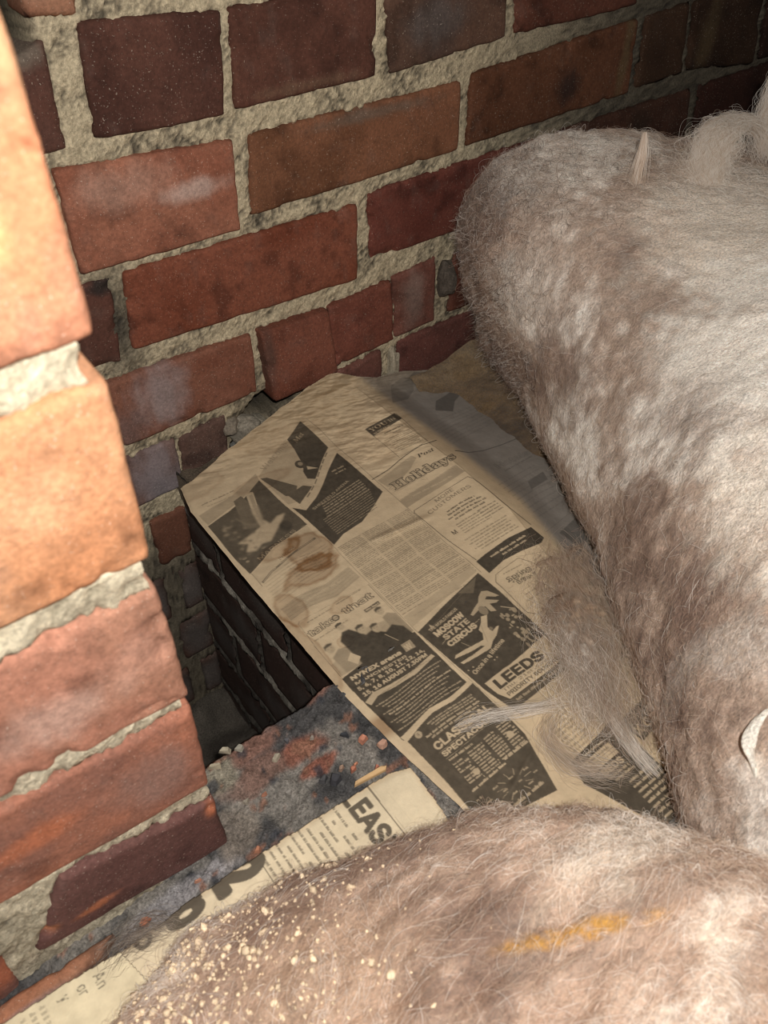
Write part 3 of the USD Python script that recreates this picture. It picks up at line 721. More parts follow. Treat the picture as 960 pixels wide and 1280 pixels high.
# --- column 3: holiday page
for q in range(6): P.words(322, 350, -60 - 8 * q, 1.2, .10, fill=.6)
P.poly([(353, -56), (388, -52.6), (389, -63), (353.4, -69)], .92)
P.text(math_bold('YOU'), 354.6, -63, 5.0, 22, .08, serif=True, angle=4); P.text('IN', 376, -61, 4, 9, .3, angle=4)
P.text(math_bold('SUMMER'), 355, -68.4, 3.2, 20, .22, serif=True, angle=4)
P.line([(353, -56), (353.4, -107), (389, -103), (389, -54)], .55, .75)
P.words(358, 384, -72.5, 1.7, .75, fill=.7); P.words(358, 380, -76.5, 1.7, .6, fill=.7)
for k in range(9): P.words(357 + 2 * (k % 3), 386, -81 - 2.4 * k, 1.0, .52)
P.line([(315, -114.4), (335, -112.6), (351, -109.4), (370, -106), (381, -104.6), (396, -107)], 1.15, .93)
P.poly([(318, -118), (364, -111), (366, -116), (352, -124), (326, -132), (320, -130)], .34)
P.text(math_bold('Post', True), 366.5, -117.6, 5.0, 21, .97, serif=True, angle=3)
P.text(math_bold('Holidays'), 321.5, -137, 9.4, 76, .95, serif=True, outline=.22, angle=0.5)
P.line([(321, -138.4), (356, -138)], .6, .7); P.line([(322, -140), (345, -139)], .4, .6)
for k in range(5): P.line([(319 + k, -133 - k * 1.5), (327 + k * 3, -130 - k * 2.2)], .5, .6)
P.line([(350, -140), (353, -143)], .4, .4); P.line([(355, -140), (354, -144)], .4, .4)
P.poly([(317, -150), (388, -144), (389, -155), (317, -160)], .40); P.words(330, 376, -153, 1.9, .2); P.line([(317, -149.6), (388, -143.6)], .5, .55)
P.line([(388, -236), (388, -166), (386, -161.5), (320, -166), (318.6, -168), (321, -205), (324, -238)], .8, .9)
P.text('MORE', 341, -170.6, 3.8, 25, .72, angle=5, bold=.1)
P.text('CUSTOMERS', 327, -177, 3.8, 54, .72, angle=4, bold=.1)
P.words(342, 374, -184.5, 1.7, .82, jit=.2); P.words(340, 378, -188, 1.7, .82, jit=.2); P.words(337, 381, -191.6, 1.7, .82, jit=.2); P.words(342, 376, -195, 1.7, .75, jit=.2)
P.text('M', 328.6, -207, 4.4, 6.2, .9, bold=.3)
for k in range(5): P.words(338, 366 + 3 * (k % 3), -200 - 2.7 * k, 1.2, .55)
for k in range(4): P.words(364, 384, -199 - 3.2 * k, 1.3, .68)
for k in range(6): P.words(332 + 4 * (k % 2), 380 - 3 * k % 5, -217 - 3.0 * k, 1.25, .55)
P.poly([(323, -239), (334, -237.6), (363, -236), (386, -238), (386, -254), (380, -256.6), (361, -252.6), (342, -251.6), (323, -255)], .97)
P.words(336, 376, -243, 1.9, .25, jit=.2); P.words(346, 374, -247, 1.6, .3)
P.line([(321, -265), (326, -259.6), (353, -256.4), (358, -266), (362, -290), (357, -298), (345, -306), (326, -306), (321, -300), (321, -265)], .7, .7)
P.line([(353, -254.6), (374, -264), (375, -271), (366, -296)], .5, .55)
P.words(331, 350, -263.6, 1.1, .6)
P.text('Spring', 328, -272, 4.6, 26, .85, angle=2, bold=.2); P.text('Breaks', 333, -278, 3.8, 20, .8, angle=2, bold=.2)
for q in range(30): P.line([(P.r.uniform(326, 356), -268 - P.r.random() * 9), (P.r.uniform(328, 356), -268 - P.r.random() * 9)], .35, .7) if q % 3 == 0 else P.ell(P.r.uniform(327, 356), -268 - P.r.random() * 9, .7, .7, .75)
P.line([(330, -284), (355, -282)], .5, .5); P.words(332, 354, -288, 1.0, .5); P.words(328, 352, -293, 1.2, .5); P.line([(336, -296), (350, -294)], .4, .6); P.words(330, 346, -300, 1.0, .45)
for k in range(8): P.words(360, 370, -266 - 3 * k, .9, .5)
# lower right, mostly under the wisps
P.poly([(322, -312), (390, -306), (372, -346), (318, -360)], .14)
for k in range(6): P.words(322, 372, -318 - 5 * k, 1.6, .5)
for k in range(9): P.words(262, 282, -374 - 3.4 * k, 2.0, .5)
P.poly([(256, -404), (284, -402), (300, -400), (304, -476), (274, -476), (252, -420)], .95)
P.words(262, 284, -407.4, 1.7, .22); P.poly([(257, -410), (286, -409), (286, -418), (262, -419)], .08)
P.words(259, 284, -412.4, 1.6, .75); P.line([(259, -414.5), (286, -413.4)], .5, .6); P.line([(260, -417), (286, -415.6)], .5, .6)
P.text('BEDS', 264.6, -424.6, 4.2, 21, .08, bold=.6)
P.poly([(303, -404), (332, -402), (332, -420), (306, -422)], .9); P.text('X O', 306, -418, 6, 18, .12, bold=.4)
for k in range(8): P.words(276, 302, -437 - 4 * k, 1.7, .28)
P.words(267, 285, -428, 1.7, .22); P.words(269, 287, -431, 1.6, .25)
# --- the strip beyond the ridge
P.poly([(398, -40), (414, -16), (432, -12), (440, -20), (428, -36), (414, -44)], .55)
P.poly([(424, -74), (434, -62), (456, -58), (464, -66), (448, -72), (436, -84)], .85)
P.poly([(430, -20), (448, -12), (456, -20), (446, -28)], .8)
for k in range(8): P.words(404, 462, -88 - 4.6 * k, 1.4, .24)
P.line([(400, -128), (408, -138), (420, -144), (440, -148), (460, -150)], 1.2, .9)
P.text('Hotels', 412, -170, 6.4, 42, .5, angle=-4, outline=.25); P.words(416, 452, -176, 1.6, .55)
for k in range(9): P.words(400, 444, -186 - 6 * k, 1.5, .26)
P.poly([(424, -198), (444, -196), (440, -206), (420, -208)], .7)
P.line([(392, -250), (430, -246), (428, -282)], .6, .6); P.poly([(400, -258), (424, -254), (422, -276), (402, -280)], .75)
INK = P.array(0.8)

# ------------------------------------------------------------------ main newspaper
def top_edge(u):
    return np.interp(u, [165, 178, 200, 240, 270, 299, 345, 372, 384, 395, 411, 440, 474], [-32, -25, -18, -3, 6, 16, 30, 36, 32, 18, 2, -4, -26])


def right_edge(v):
    return np.interp(-v, [0, 25, 91, 142, 180, 221, 243, 300, 450], [474, 474, 471, 463, 464, 449, 441, 436, 436])


def left_edge(v):
    return np.interp(-v, [0, 26, 56, 157, 275, 332, 392, 450], [176, 176, 169.5, 168, 168.5, 173, 180.5, 188])


def sheet_height(U, V):
    sp = lambda x, s: s * np.logaddexp(0, x / s)
    h = 1.6 + 0.92 * sp(V + 14, 7.0) * smooth(160, 250, U) + 0.5 * sp(V + 14, 7.0) * (1 - smooth(160, 250, U))
    rx = np.interp(-V, [0, 135, 210, 272, 330], [384, 389, 388, 374, 362])
    amp = np.interp(-V, [0, 40, 100, 230, 300, 340], [6, 12, 15, 13, 5, 0])
    left = np.exp(-((U - rx) / 34.0) ** 2); right = 1 - 2.0 * smooth(-4, 34, U - rx) - 0.022 * np.maximum(U - rx - 20, 0)
    h = h + amp * np.where(U < rx, left, right) * np.where(V > -5, smooth(12, -5, V), 1)
    k = np.dstack([U / 34, V / 26, U * 0 + 1.5])
    h = h + 2.6 * (fbm(k, 3, 81) - .5) * smooth(0, 14, U - 168)
    crum = np.clip(smooth(-125, -85, V) * smooth(300, 330, U) * smooth(410, 380, U) + smooth(-50, -8, V) * .8, 0, 1)
    cw = fbm(np.dstack([U / 16 + V / 30, V / 9, U * 0 + 7]), 3, 87) - .5
    h = h + (0.5 + 6.0 * crum) * cw * smooth(0, 10, U - 170)
    # the page ripples over what lies under it
    h = h + 1.3 * np.sin(U / 17.0 + 0.7 * np.sin(V / 40)) * smooth(-240, -290, V) * smooth(330, 250, U) * smooth(172, 190, U)
    # two sharp creases across the middle columns
    h = h + 3.0 * np.exp(-((V + 176 + .12 * (U - 300)) / 3.2) ** 2) * smooth(262, 285, U) * smooth(334, 316, U)
    h = h + 2.0 * np.exp(-((V + 393 - .35 * (U - 215)) / 2.6) ** 2) * smooth(205, 215, U) * smooth(250, 236, U)
    h = h - 1.2 * smooth(3.0, 0, U - left_edge(V))
    return np.maximum(h, 0.5) * (U < 392) + h * (U >= 392)


us = np.arange(167.0, 474.5, 0.56); vs = np.arange(38.0, -468.0, -0.56)
# squeeze the grid lines onto the page's four edges
U, V = np.meshgrid(us, vs)
U = np.minimum(np.maximum(U, left_edge(V) + 0.35 * (noise(np.dstack([U * 0, V / 5, U * 0]), 5) - .5)), right_edge(V) + 1.5 * (noise(np.dstack([U * 0, V / 9, U * 0]), 6) - .5))
keep = V <= top_edge(U) + 0.6 + 2.0 * (noise(np.dstack([U / 9, U * 0, U * 0]), 7) - .5)
cover = (V > -436) | (U > 225); cover &= ~((U > np.interp(-V, [240, 297, 353, 396, 436, 468], [474, 436, 410, 385, 350, 325])))
keep &= cover
dU = np.abs(np.diff(U, axis=1, append=U[:, -1:] + 1)) > 1e-6
keep &= dU | (np.roll(dU, 1, axis=1))
Hh = sheet_height(U, V)
sc = (1 - Hh / 478.0)
X3 = np.dstack([U * sc, -520 + (V + 520) * sc, Hh]) / 1000.0
warp = 1.2
kk = np.dstack([U / 30, V / 30, U * 0])
ink = P.sample(INK, U + warp * (noise(kk, 91) - .5) * 2, V + warp * (noise(kk + 9, 92) - .5) * 2)
k = np.dstack([U / 24, V / 24, U * 0 + .3])
n = fbm(k, 4, 95)[..., None]; fine = fbm(k * 9, 3, 96)[..., None]
pc = lin(188, 169, 140) * (0.86 + 0.28 * n)
brown = lin(116, 80, 46)


def stain(x, y, rx, ry, s, ring=True):
    d = np.sqrt(((U - x) / rx) ** 2 + ((V - y) / ry) ** 2) + 0.9 * (fbm(k * 2.2, 4, s) - .5)
    body = smooth(1.0, 0.8, d) * 0.34
    return (body + (np.exp(-((d - 0.95) / 0.12) ** 2) * 0.5 if ring else 0))[..., None]


st = np.clip(stain(214, -170, 24, 12, 101) + stain(224, -150, 18, 22, 102) + stain(205, -136, 20, 8, 103) * .8 + stain(180, -192, 10, 18, 104) * .8 + stain(212, -212, 10, 7, 105) * .6
             + stain(196, -240, 6, 5, 106) * .5 + stain(170, -235, 8, 40, 107) * .7 + stain(240, -60, 26, 9, 108) * .5 + stain(285, -20, 40, 14, 109) * .4 + stain(190, -30, 22, 16, 110) * .4 + stain(340, -70, 30, 30, 111) * .25, 0, .9)
st = np.maximum(st, 0.6 * (smooth(-298, -306, V) * smooth(-322, -314, V) * smooth(182, 178, U))[..., None])
pc = pc * (1 - st) + brown * pc / lin(188, 169, 140) * st
# the strip past the ridge is a greyer page, its shade painted into the colour too
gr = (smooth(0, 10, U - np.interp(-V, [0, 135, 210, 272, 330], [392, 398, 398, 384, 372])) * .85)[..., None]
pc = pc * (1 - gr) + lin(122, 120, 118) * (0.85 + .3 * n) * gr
dust = (smooth(-60, 0, V) * 0.45)[..., None]
pc = pc * (1 - dust) + lin(150, 132, 108) * dust
inkc = lin(27, 27, 28) * (0.8 + 0.5 * fine)
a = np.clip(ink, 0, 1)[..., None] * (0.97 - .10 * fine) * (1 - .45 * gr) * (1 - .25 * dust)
# grey newsprint shows through, the ink is worn a little
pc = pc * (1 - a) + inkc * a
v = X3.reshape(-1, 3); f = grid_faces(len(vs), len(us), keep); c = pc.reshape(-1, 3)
v, f, c = compact(v, f, c)
area = np.linalg.norm(np.cross(v[f[:, 1]] - v[f[:, 0]], v[f[:, 2]] - v[f[:, 0]]), axis=1)
f = f[area > 1e-12]
f = f[:, [0, 2, 1]]
v, f, c = border_skirt(v, f, (0.0004, 0, -0.0012), c)
news = thing('newspaper', 'large yellowed newspaper page of black entertainment adverts spread over the ledge', 'newspaper', (0.28, -0.2, 0.0))
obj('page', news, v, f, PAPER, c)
# the pages folded under it
us2 = np.arange(171, 436, 5.0); vs2 = np.arange(-30, -436, -5.0)
U2, V2 = np.meshgrid(us2, vs2); U2 = np.maximum(U2, left_edge(V2) + 1.6)
h2 = sheet_height(U2, V2) - 2.2
s2 = 1 - h2 / 478.0
v2 = (np.dstack([U2 * s2, -520 + (V2 + 520) * s2, h2]) / 1000).reshape(-1, 3)
v2[:, 2] -= 0.0012
f2 = grid_faces(len(vs2), len(us2), (U2 < right_edge(V2) - 6))
v2, f2 = compact(v2, f2)
v2, f2 = border_skirt(v2, f2[:, [0, 2, 1]], (0, 0, -.001))
obj('lower_page', news, v2, f2, PAPER, np.tile(lin(176, 152, 116), (len(v2), 1)))

# ------------------------------------------------------------------ second newspaper, at the foot of the ledge
Q = Page(-30, 190, -410, -325, 8)
big = lambda s, x, y, h, w, v=.86: Q.text(math_bold(s), x, y, h, w, v, serif=True, angle=-90)
Q.text('LEASE', 124, -331.5, 12.6, 50, .88, bold=.75, angle=-90)
Q.line([(142, -330), (141, -410)], .9, .8); Q.line([(144, -330), (143, -410)], .3, .6)
Q.line([(150, -330), (149, -400)], .2, .15)
for xr in range(66, 121, 5):
    y = -331
    while y > -400:
        w = Q.r.uniform(2, 7)
        if Q.r.random() < .85 and not (98 < xr < 104 and y > -338):
            q = y
            while q > y - w:
                g = Q.r.uniform(.5, 1.0); Q.poly([(xr, q), (xr + Q.r.uniform(1.1, 1.9), q), (xr + 1.6, q - g * .7), (xr, q - g * .7)], .62); q -= g
        y -= w + 1.0
Q.line([(64, -326), (64, -400)], .6, .75); Q.line([(65.6, -326), (65.6, -400)], .35, .6)
Q.text('2', 37, -324.5, 28, 20, .88, bold=1.0, angle=-90)
Q.text('p', 7, -328, 24, 15, .9, bold=1.0, angle=-90)
Q.ell(-9, -334, 5, 4.6, .88); Q.ell(-9, -334.5, 2.2, 1.8, .1)
QA = Q.array(0.6)
us = np.arange(-24.0, 176.5, 0.62); vs = np.arange(-330.0, -400.0, -0.62)
U, V = np.meshgrid(us, vs)
re = np.interp(-V, [330, 346, 361, 381, 400], [171, 172, 171, 169, 168]) + 0.9 * (noise(np.dstack([U * 0, V / 4, U * 0]), 3) - .5)
te = np.interp(U, [-24, 0, 16, 30, 64, 100, 124, 137, 158, 172], [-331.5, -331.5, -330.5, -331, -332, -334, -336.2, -337, -338.5, -344]) + 0.8 * (noise(np.dstack([U / 7, U * 0, U * 0]), 4) - .5)
keep = (V <= te) & (U <= re)
Hh = 2.2 + 2.0 * (fbm(np.dstack([U / 30, V / 30, U * 0]), 3, 12) - .5) + 1.5 * smooth(60, 20, U) + 2.6 * np.exp(-((U - 20) / 16) ** 2) + 0.8 * smooth(0, 5, te - V)
Hh = Hh + 0.8 * np.sin(U / 3.0) * smooth(40, 20, U) * .25
sc = 1 - Hh / 478.0
X3 = np.dstack([U * sc, -520 + (V + 520) * sc, Hh]) / 1000
n = fbm(np.dstack([U / 20, V / 20, U * 0]), 4, 13)[..., None]
pc = lin(206, 192, 164) * (0.88 + 0.24 * n)
edge = (smooth(4, 0, np.minimum(te - V, re - U)) * .3)[..., None]
pc = pc * (1 - edge) + lin(176, 144, 104) * edge
a = np.clip(Q.sample(QA, U, V), 0, 1)[..., None]
pc = pc * (1 - a) + lin(62, 56, 50) * a
v, f, c = compact(X3.reshape(-1, 3), grid_faces(len(vs), len(us), keep), pc.reshape(-1, 3))
v, f, c = border_skirt(v, f[:, [0, 2, 1]], (0, 0, -0.0012), c)
news2 = thing('newspaper', 'cream newspaper strip with huge sideways headline letters, half under the near insulation', 'newspaper', (0.08, -0.36, 0.0))
obj('page', news2, v, f, PAPER, c)

# ------------------------------------------------------------------ scrap of paper, low left
T = Page(-100, -10, -370, -315, 9)
T.text('An', -38, -333, 6.0, 9.5, .85, angle=-90); T.text('or', -47, -333, 5.5, 7.0, .85, angle=-90); T.text('y', -56, -332.5, 5.5, 4, .85, angle=-90)
for xr in range(-86, -64, 5):
    for yy in range(-350, -330, 3): T.words(xr, xr + 3, yy, 1.6, .4)
TA = T.array(0.5)
us = np.arange(-86.0, -14, 0.7); vs = np.arange(-325.0, -362.0, -0.7)
U, V = np.meshgrid(us, vs)
te = np.interp(U, [-86, -78, -51, -38, -20], [-326, -326, -327.6, -328.6, -331]) + 1.0 * (noise(np.dstack([U / 4, U * 0, U * 0]), 4) - .5)
keep = (V <= te) & (U < -21 - 0.25 * (V + 331))
Hh = 7.6 + 2.0 * (fbm(np.dstack([U / 14, V / 14, U * 0]), 3, 22) - .5)
sc = 1 - Hh / 478.0
X3 = np.dstack([U * sc, -520 + (V + 520) * sc, Hh]) / 1000
n = fbm(np.dstack([U / 9, V / 9, U * 0]), 4, 23)[..., None]
pc = lin(206, 194, 164) * (0.8 + 0.35 * n)
a = np.clip(T.sample(TA, U, V), 0, 1)[..., None]
pc = pc * (1 - a) + lin(70, 66, 62) * a
v, f, c = compact(X3.reshape(-1, 3), grid_faces(len(vs), len(us), keep), pc.reshape(-1, 3))
v, f, c = border_skirt(v, f[:, [0, 2, 1]], (0, 0, -0.002), c)
scrap = thing('paper_scrap', 'small pale scrap of printed paper beside the orange bedded brick at the pier foot', 'paper', (-0.05, -0.34, 0.006))
obj('page', scrap, v, f, PAPER, c)

# wooden splinter lying along the second newspaper's top edge
spl = thing('wood_splinter', 'thin tan splinter of wood on the ledge beside the cream newspaper edge', 'splinter', (0.146, -0.334, 0.002))
sp = np.array([[.1345, -.3335, .001], [.1365, -.3315, .001], [.1565, -.3332, .001], [.1590, -.3350, .001], [.1570, -.3368, .001]])
pts = []
for z, sh in ((0.0008, 1.0), (0.0034, 0.98), (0.0042, 0.8)):
    cc = sp.mean(0); pts.append(np.column_stack([cc[:2] + (sp[:, :2] - cc[:2]) * sh, np.full(5, z)]))
m = trimesh.convex.convex_hull(np.vstack(pts)).subdivide().subdivide()
obj('shaft', spl, m.vertices, m.faces, PAPER, lin(196, 164, 122) * (0.8 + .4 * fbm(np.array(m.vertices) * [120, 700, 300], 3, 4))[:, None], smooth_=False)

# ------------------------------------------------------------------ glass-wool insulation
def spline_rows(cols, s):
    """Catmull-like smooth interpolation of rows of control values at s in [0, 1]."""
    from scipy.interpolate import PchipInterpolator
    cols = np.asarray(cols, float)
    return PchipInterpolator(np.linspace(0, 1, len(cols)), cols)(s)


def normals_of(X):
    du = np.gradient(X, axis=1); dv = np.gradient(X, axis=0)
    n = np.cross(du, dv); return n / np.maximum(np.linalg.norm(n, axis=2, keepdims=True), 1e-12), du, dv


def wool_fibres(parent, X, N, count, length, lift, flow, seed, mats, width=0.00015, mask=None, k=6, spin=0.32, tone=None):
    """Loose fibres lying on a wool surface X (nr x nc x 3): flow gives the lay of the wool along rows and columns."""
    r = np.random.default_rng(seed)
    nr, nc, _ = X.shape
    w = np.ones((nr, nc)) if mask is None else mask
    a = np.linalg.norm(np.cross(np.gradient(X, axis=1), np.gradient(X, axis=0)), axis=2) * w
    idx = r.choice(nr * nc, count, p=(a / a.sum()).ravel())
    p0 = X.reshape(-1, 3)[idx]; n0 = N.reshape(-1, 3)[idx]
    du, dv = np.gradient(X, axis=1).reshape(-1, 3)[idx], np.gradient(X, axis=0).reshape(-1, 3)[idx]
    du /= np.linalg.norm(du, axis=1, keepdims=True) + 1e-12; dv /= np.linalg.norm(dv, axis=1, keepdims=True) + 1e-12
    ang = (fbm(p0 * 22, 3, seed) - .5) * 5.0 + r.normal(0, spin, count)
    d = du * (flow[0] * np.cos(ang) - flow[1] * np.sin(ang))[:, None] + dv * (flow[0] * np.sin(ang) + flow[1] * np.cos(ang))[:, None]
    L = length * r.uniform(.4, 1.3, count)
    curl = r.normal(0, .5, count); s2 = np.cross(n0, d)
    lf = lift * r.exponential(1.0, count)
    t = np.linspace(0, 1, k)
    pts = (p0[:, None] + d[:, None] * (t - .5)[None, :, None] * L[:, None, None] + s2[:, None] * (curl[:, None] * (t - .5)[None] ** 2)[..., None] * L[:, None, None]
           + n0[:, None] * (lf[:, None] * (1 - (2 * t - 1) ** 2)[None] - 0.0006)[..., None])
    cum = np.cumsum([m[1] for m in mats])
    u = r.uniform(0, 1, count)
    if tone is not None:
        q = tone.mean(1)[idx]; q = np.argsort(np.argsort(q + r.normal(0, q.std() * .7, count))) / count; u = q
    which = np.minimum(np.searchsorted(cum, u), len(mats) - 1)
    for i, (m, _) in enumerate(mats):
        sel = which == i
        wd = np.tile(width * np.concatenate([[.4], np.ones(k - 2), [.35]]), (sel.sum(), 1)) * r.uniform(.6, 1.5, (sel.sum(), 1))
        curves('fibres', parent, pts[sel], wd, m)


def wool_colour(Xf, streak, seed, lo, mid, hi, spots=()):
    n = fbm(Xf * streak, 4, seed); b = fbm(Xf * 13, 3, seed + 1); s = fbm(Xf * streak * 3.1, 3, seed + 2)
    t = np.clip(0.16 * n + 0.66 * b + 0.18 * s, 0, 1)
    c = lin(*lo) * (1 - smooth(.36, .50, t))[:, None] + lin(*mid) * smooth(.36, .50, t)[:, None]
    w = smooth(.51, .70, t)[:, None]
    c = c * (1 - w) + lin(*hi) * w
    for (x, y, z, rad, col, amt) in spots:
        d = np.linalg.norm((Xf - [x, y, z]) / np.asarray(rad), axis=1)
        g = (smooth(1.2, .3, d + 1.1 * (n - .5) + .9 * (s - .5)) * amt)[:, None]
        c = c * (1 - g) + lin(*col) * g
    return c * (0.80 + 0.40 * s[:, None])


# --- the big batt at the right: cross-sections run up its left side and over the top, from the wall to the viewer
batt = thing('insulation_batt', 'tall brown and white glass wool batt filling the right side against the wall', 'insulation', (0.6, -0.25, 0.0))
S_ = np.linspace(0, 1, 300); T_ = np.concatenate([np.linspace(0, .62, 250), np.linspace(.625, 1, 70)])
E_ = np.array([(.512, -.030), (.474, -.130), (.442, -.200), (.384, -.297), (.345, -.353), (.314, -.400), (.278, -.446), (.246, -.490), (.19, -.58)])
ex, ey = spline_rows(E_[:, 0], S_), spline_rows(E_[:, 1], S_)
prof_wall_o = [.050, .025, .008, 0, -.022, -.036, -.020, .015, .06, .12, .22, .42, .95]
prof_wall_z = [-.03, -.005, .02, .05, .10, .150, .190, .214, .224, .218, .200, .17, .15]
prof_mid_o = [.045, .026, .008, 0, .006, .020, .044, .078, .118, .17, .26, .44, .95]
prof_mid_z = [-.03, -.005, .02, .05, .095, .135, .172, .198, .216, .228, .236, .24, .22]
prof_near_o = [.040, .022, .008, 0, .004, .016, .038, .070, .110, .16, .25, .44, .95]
prof_near_z = [-.03, -.005, .02, .05, .088, .122, .152, .176, .194, .206, .214, .22, .20]
ow, zw = spline_rows(prof_wall_o, T_), spline_rows(prof_wall_z, T_)
om, zm = spline_rows(prof_mid_o, T_), spline_rows(prof_mid_z, T_)
on, zn = spline_rows(prof_near_o, T_), spline_rows(prof_near_z, T_)
a1 = smooth(0, .38, S_)[:, None]; a2 = smooth(.45, .9, S_)[:, None]
O = (ow * (1 - a1) + om * a1) * (1 - a2) + on * a2
Zz = (zw * (1 - a1) + zm * a1) * (1 - a2) + zn * a2
nx, ny = 0.93, -0.37
X = np.dstack([ex[:, None] + nx * O, ey[:, None] + ny * O * smooth(-.1, .3, O + .1), Zz])
N, _, _ = normals_of(X)
if N[100, 60, 0] > 0: N = -N
k = X * np.array([1, 1, .55])
disp = 0.022 * (fbm(k * 9, 3, 401) - .5) + 0.006 * (fbm(k * 34, 3, 402) - .5) + 0.005 * (fbm(X * np.array([130, 130, 80]), 3, 403) - .5)
X = X + N * (disp * smooth(0, .06, T_)[None, :])[..., None]
X[..., 1] = np.minimum(X[..., 1], -0.004)
N, du, dv = normals_of(X)
if N[100, 60, 0] > 0: N = -N
Xf = X.reshape(-1, 3)
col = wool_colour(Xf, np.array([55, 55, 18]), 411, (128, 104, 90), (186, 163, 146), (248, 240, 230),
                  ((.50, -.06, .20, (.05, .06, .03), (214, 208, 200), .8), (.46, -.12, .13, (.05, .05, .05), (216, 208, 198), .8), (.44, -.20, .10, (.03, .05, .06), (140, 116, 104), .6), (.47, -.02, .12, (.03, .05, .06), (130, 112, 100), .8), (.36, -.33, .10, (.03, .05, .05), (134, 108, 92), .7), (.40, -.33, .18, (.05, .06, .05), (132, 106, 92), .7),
                   (.33, -.42, .12, (.03, .05, .05), (130, 104, 90), .7), (.485, -.02, .17, (.03, .07, .07), (112, 94, 82), .85), (.30, -.45, .12, (.012, .05, .10), (206, 196, 186), .6), (.38, -.36, .05, (.02, .05, .04), (204, 192, 180), .6), (.54, -.24, .22, (.10, .07, .05), (250, 238, 222), .75), (.45, -.34, .21, (.12, .10, .06), (255, 247, 236), .95), (.38, -.43, .18, (.07, .06, .06), (254, 243, 228), .85), (.62, -.20, .22, (.10, .06, .05), (240, 226, 210), .6)))  # largest pale spots put the torch brightness into the wool colour
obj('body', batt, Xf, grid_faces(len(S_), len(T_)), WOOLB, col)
vis = (smooth(.95, .80, S_)[:, None] * smooth(1.0, .7, T_)[None, :] * np.ones_like(X[..., 0]))
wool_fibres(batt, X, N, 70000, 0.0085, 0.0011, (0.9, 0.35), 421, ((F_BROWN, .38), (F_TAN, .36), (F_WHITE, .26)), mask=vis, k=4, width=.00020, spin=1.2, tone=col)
wool_fibres(batt, X, N, 9000, 0.022, 0.0018, (0.9, 0.35), 422, ((F_BROWN, .3), (F_TAN, .4), (F_WHITE, .3)), mask=vis, width=.00014)
# the shaggy, dirtier end against the wall and along the rim
rimmask = vis * np.maximum(smooth(.22, .02, S_)[:, None] * smooth(.75, .55, T_)[None, :] * smooth(.08, .2, T_)[None, :], 0)
wool_fibres(batt, X, N, 9000, 0.011, 0.0030, (0.6, 0.6), 423, ((F_DARK, .28), (F_BROWN, .52), (F_WHITE, .20)), mask=rimmask, width=.00016, spin=1.0)

# --- the mound nearest the viewer
mound = thing('insulation_batt', 'low flattened mound of glass wool nearest the viewer, with a yellow stain', 'insulation', (0.15, -0.5, 0.0))
POLY = np.array([(-.052, -.400), (-.047, -.364), (.013, -.350), (.066, -.358), (.123, -.379), (.181, -.400), (.228, -.446), (.262, -.500), (.285, -.56), (.30, -.80), (-.075, -.80), (-.06, -.45)])
us = np.concatenate([np.arange(-0.075, 0.33, 0.0024), np.arange(0.335, 0.46, 0.008)]); vs = np.concatenate([np.arange(-0.345, -0.60, -0.0024), np.arange(-0.605, -0.80, -0.02)])
U, V = np.meshgrid(us, vs)
pp = np.stack([U.ravel(), V.ravel()], 1)
d = np.full(len(pp), 9.0); ins = np.zeros(len(pp), bool)
for i in range(len(POLY)):
    a, b = POLY[i], POLY[(i + 1) % len(POLY)]
    t = np.clip(((pp - a) @ (b - a)) / ((b - a) @ (b - a)), 0, 1)
    d = np.minimum(d, np.linalg.norm(pp - a - t[:, None] * (b - a), axis=1))
    cr = ((a[1] > pp[:, 1]) != (b[1] > pp[:, 1]))
    with np.errstate(divide='ignore', invalid='ignore'):
        ins ^= cr & (pp[:, 0] < (b[0] - a[0]) * (pp[:, 1] - a[1]) / (b[1] - a[1]) + a[0])
d = np.where(ins, d, -d).reshape(U.shape)
d = d + 0.012 * (fbm(np.dstack([U * 45, V * 45, U * 0]), 3, 431) - .5)
top = 0.075 + 0.045 * smooth(-.02, .2, U) + 0.02 * smooth(-.40, -.55, V)
tt = np.clip(d / 0.085, 0, 1)
Z = top * np.sqrt(1 - (1 - tt) ** 2) - 0.01 * (1 - tt) ** 4
kk = np.dstack([U * 22, V * 34, U * 0])
Z = Z + tt * (0.022 * (fbm(kk, 3, 433) - .5) + 0.012 * (fbm(kk * np.array([2, 4, 1]), 3, 434) - .5)) + (0.5 + .5 * tt) * 0.006 * (fbm(kk * np.array([5, 9, 1]), 3, 435) - .5)
X = np.dstack([U, V, Z])
N, _, _ = normals_of(X)
if N[60, 80, 2] < 0: N = -N
keep = d > -0.004
Xf = X.reshape(-1, 3)
col = wool_colour(Xf, np.array([22, 50, 50]), 441, (132, 106, 90), (188, 160, 140), (232, 216, 198),
                  ((.20, -.47, .11, (.07, .025, .05), (238, 222, 202), .7), (.13, -.40, .05, (.07, .025, .06), (136, 110, 96), .8), (.23, -.44, .05, (.06, .03, .05), (138, 114, 100), .8), (.05, -.43, .08, (.05, .04, .06), (196, 166, 140), .6), (.19, -.56, .12, (.10, .04, .06), (178, 150, 130), .7)))
ca, sa = math.cos(-.53), math.sin(-.53)
qx, qy = Xf[:, 0] - .137, Xf[:, 1] + .4875
yel = np.sqrt(((qx * ca + qy * sa) / .036) ** 2 + ((-qx * sa + qy * ca) / .0042) ** 2) + .8 * (fbm(Xf * 160, 3, 9) - .5)
g = smooth(1.25, .6, yel)[:, None] * 0.9
g = g * smooth(.38, .52, fbm(Xf * 220, 3, 19))[:, None]
col = col * (1 - g) + lin(198, 146, 56) * g
f = grid_faces(len(vs), len(us), keep)
v, f, c = compact(Xf, f[:, [0, 2, 1]], col)
obj('body', mound, v, f, WOOLM, c)
vis = (d > .001) * smooth(-.70, -.55, V)
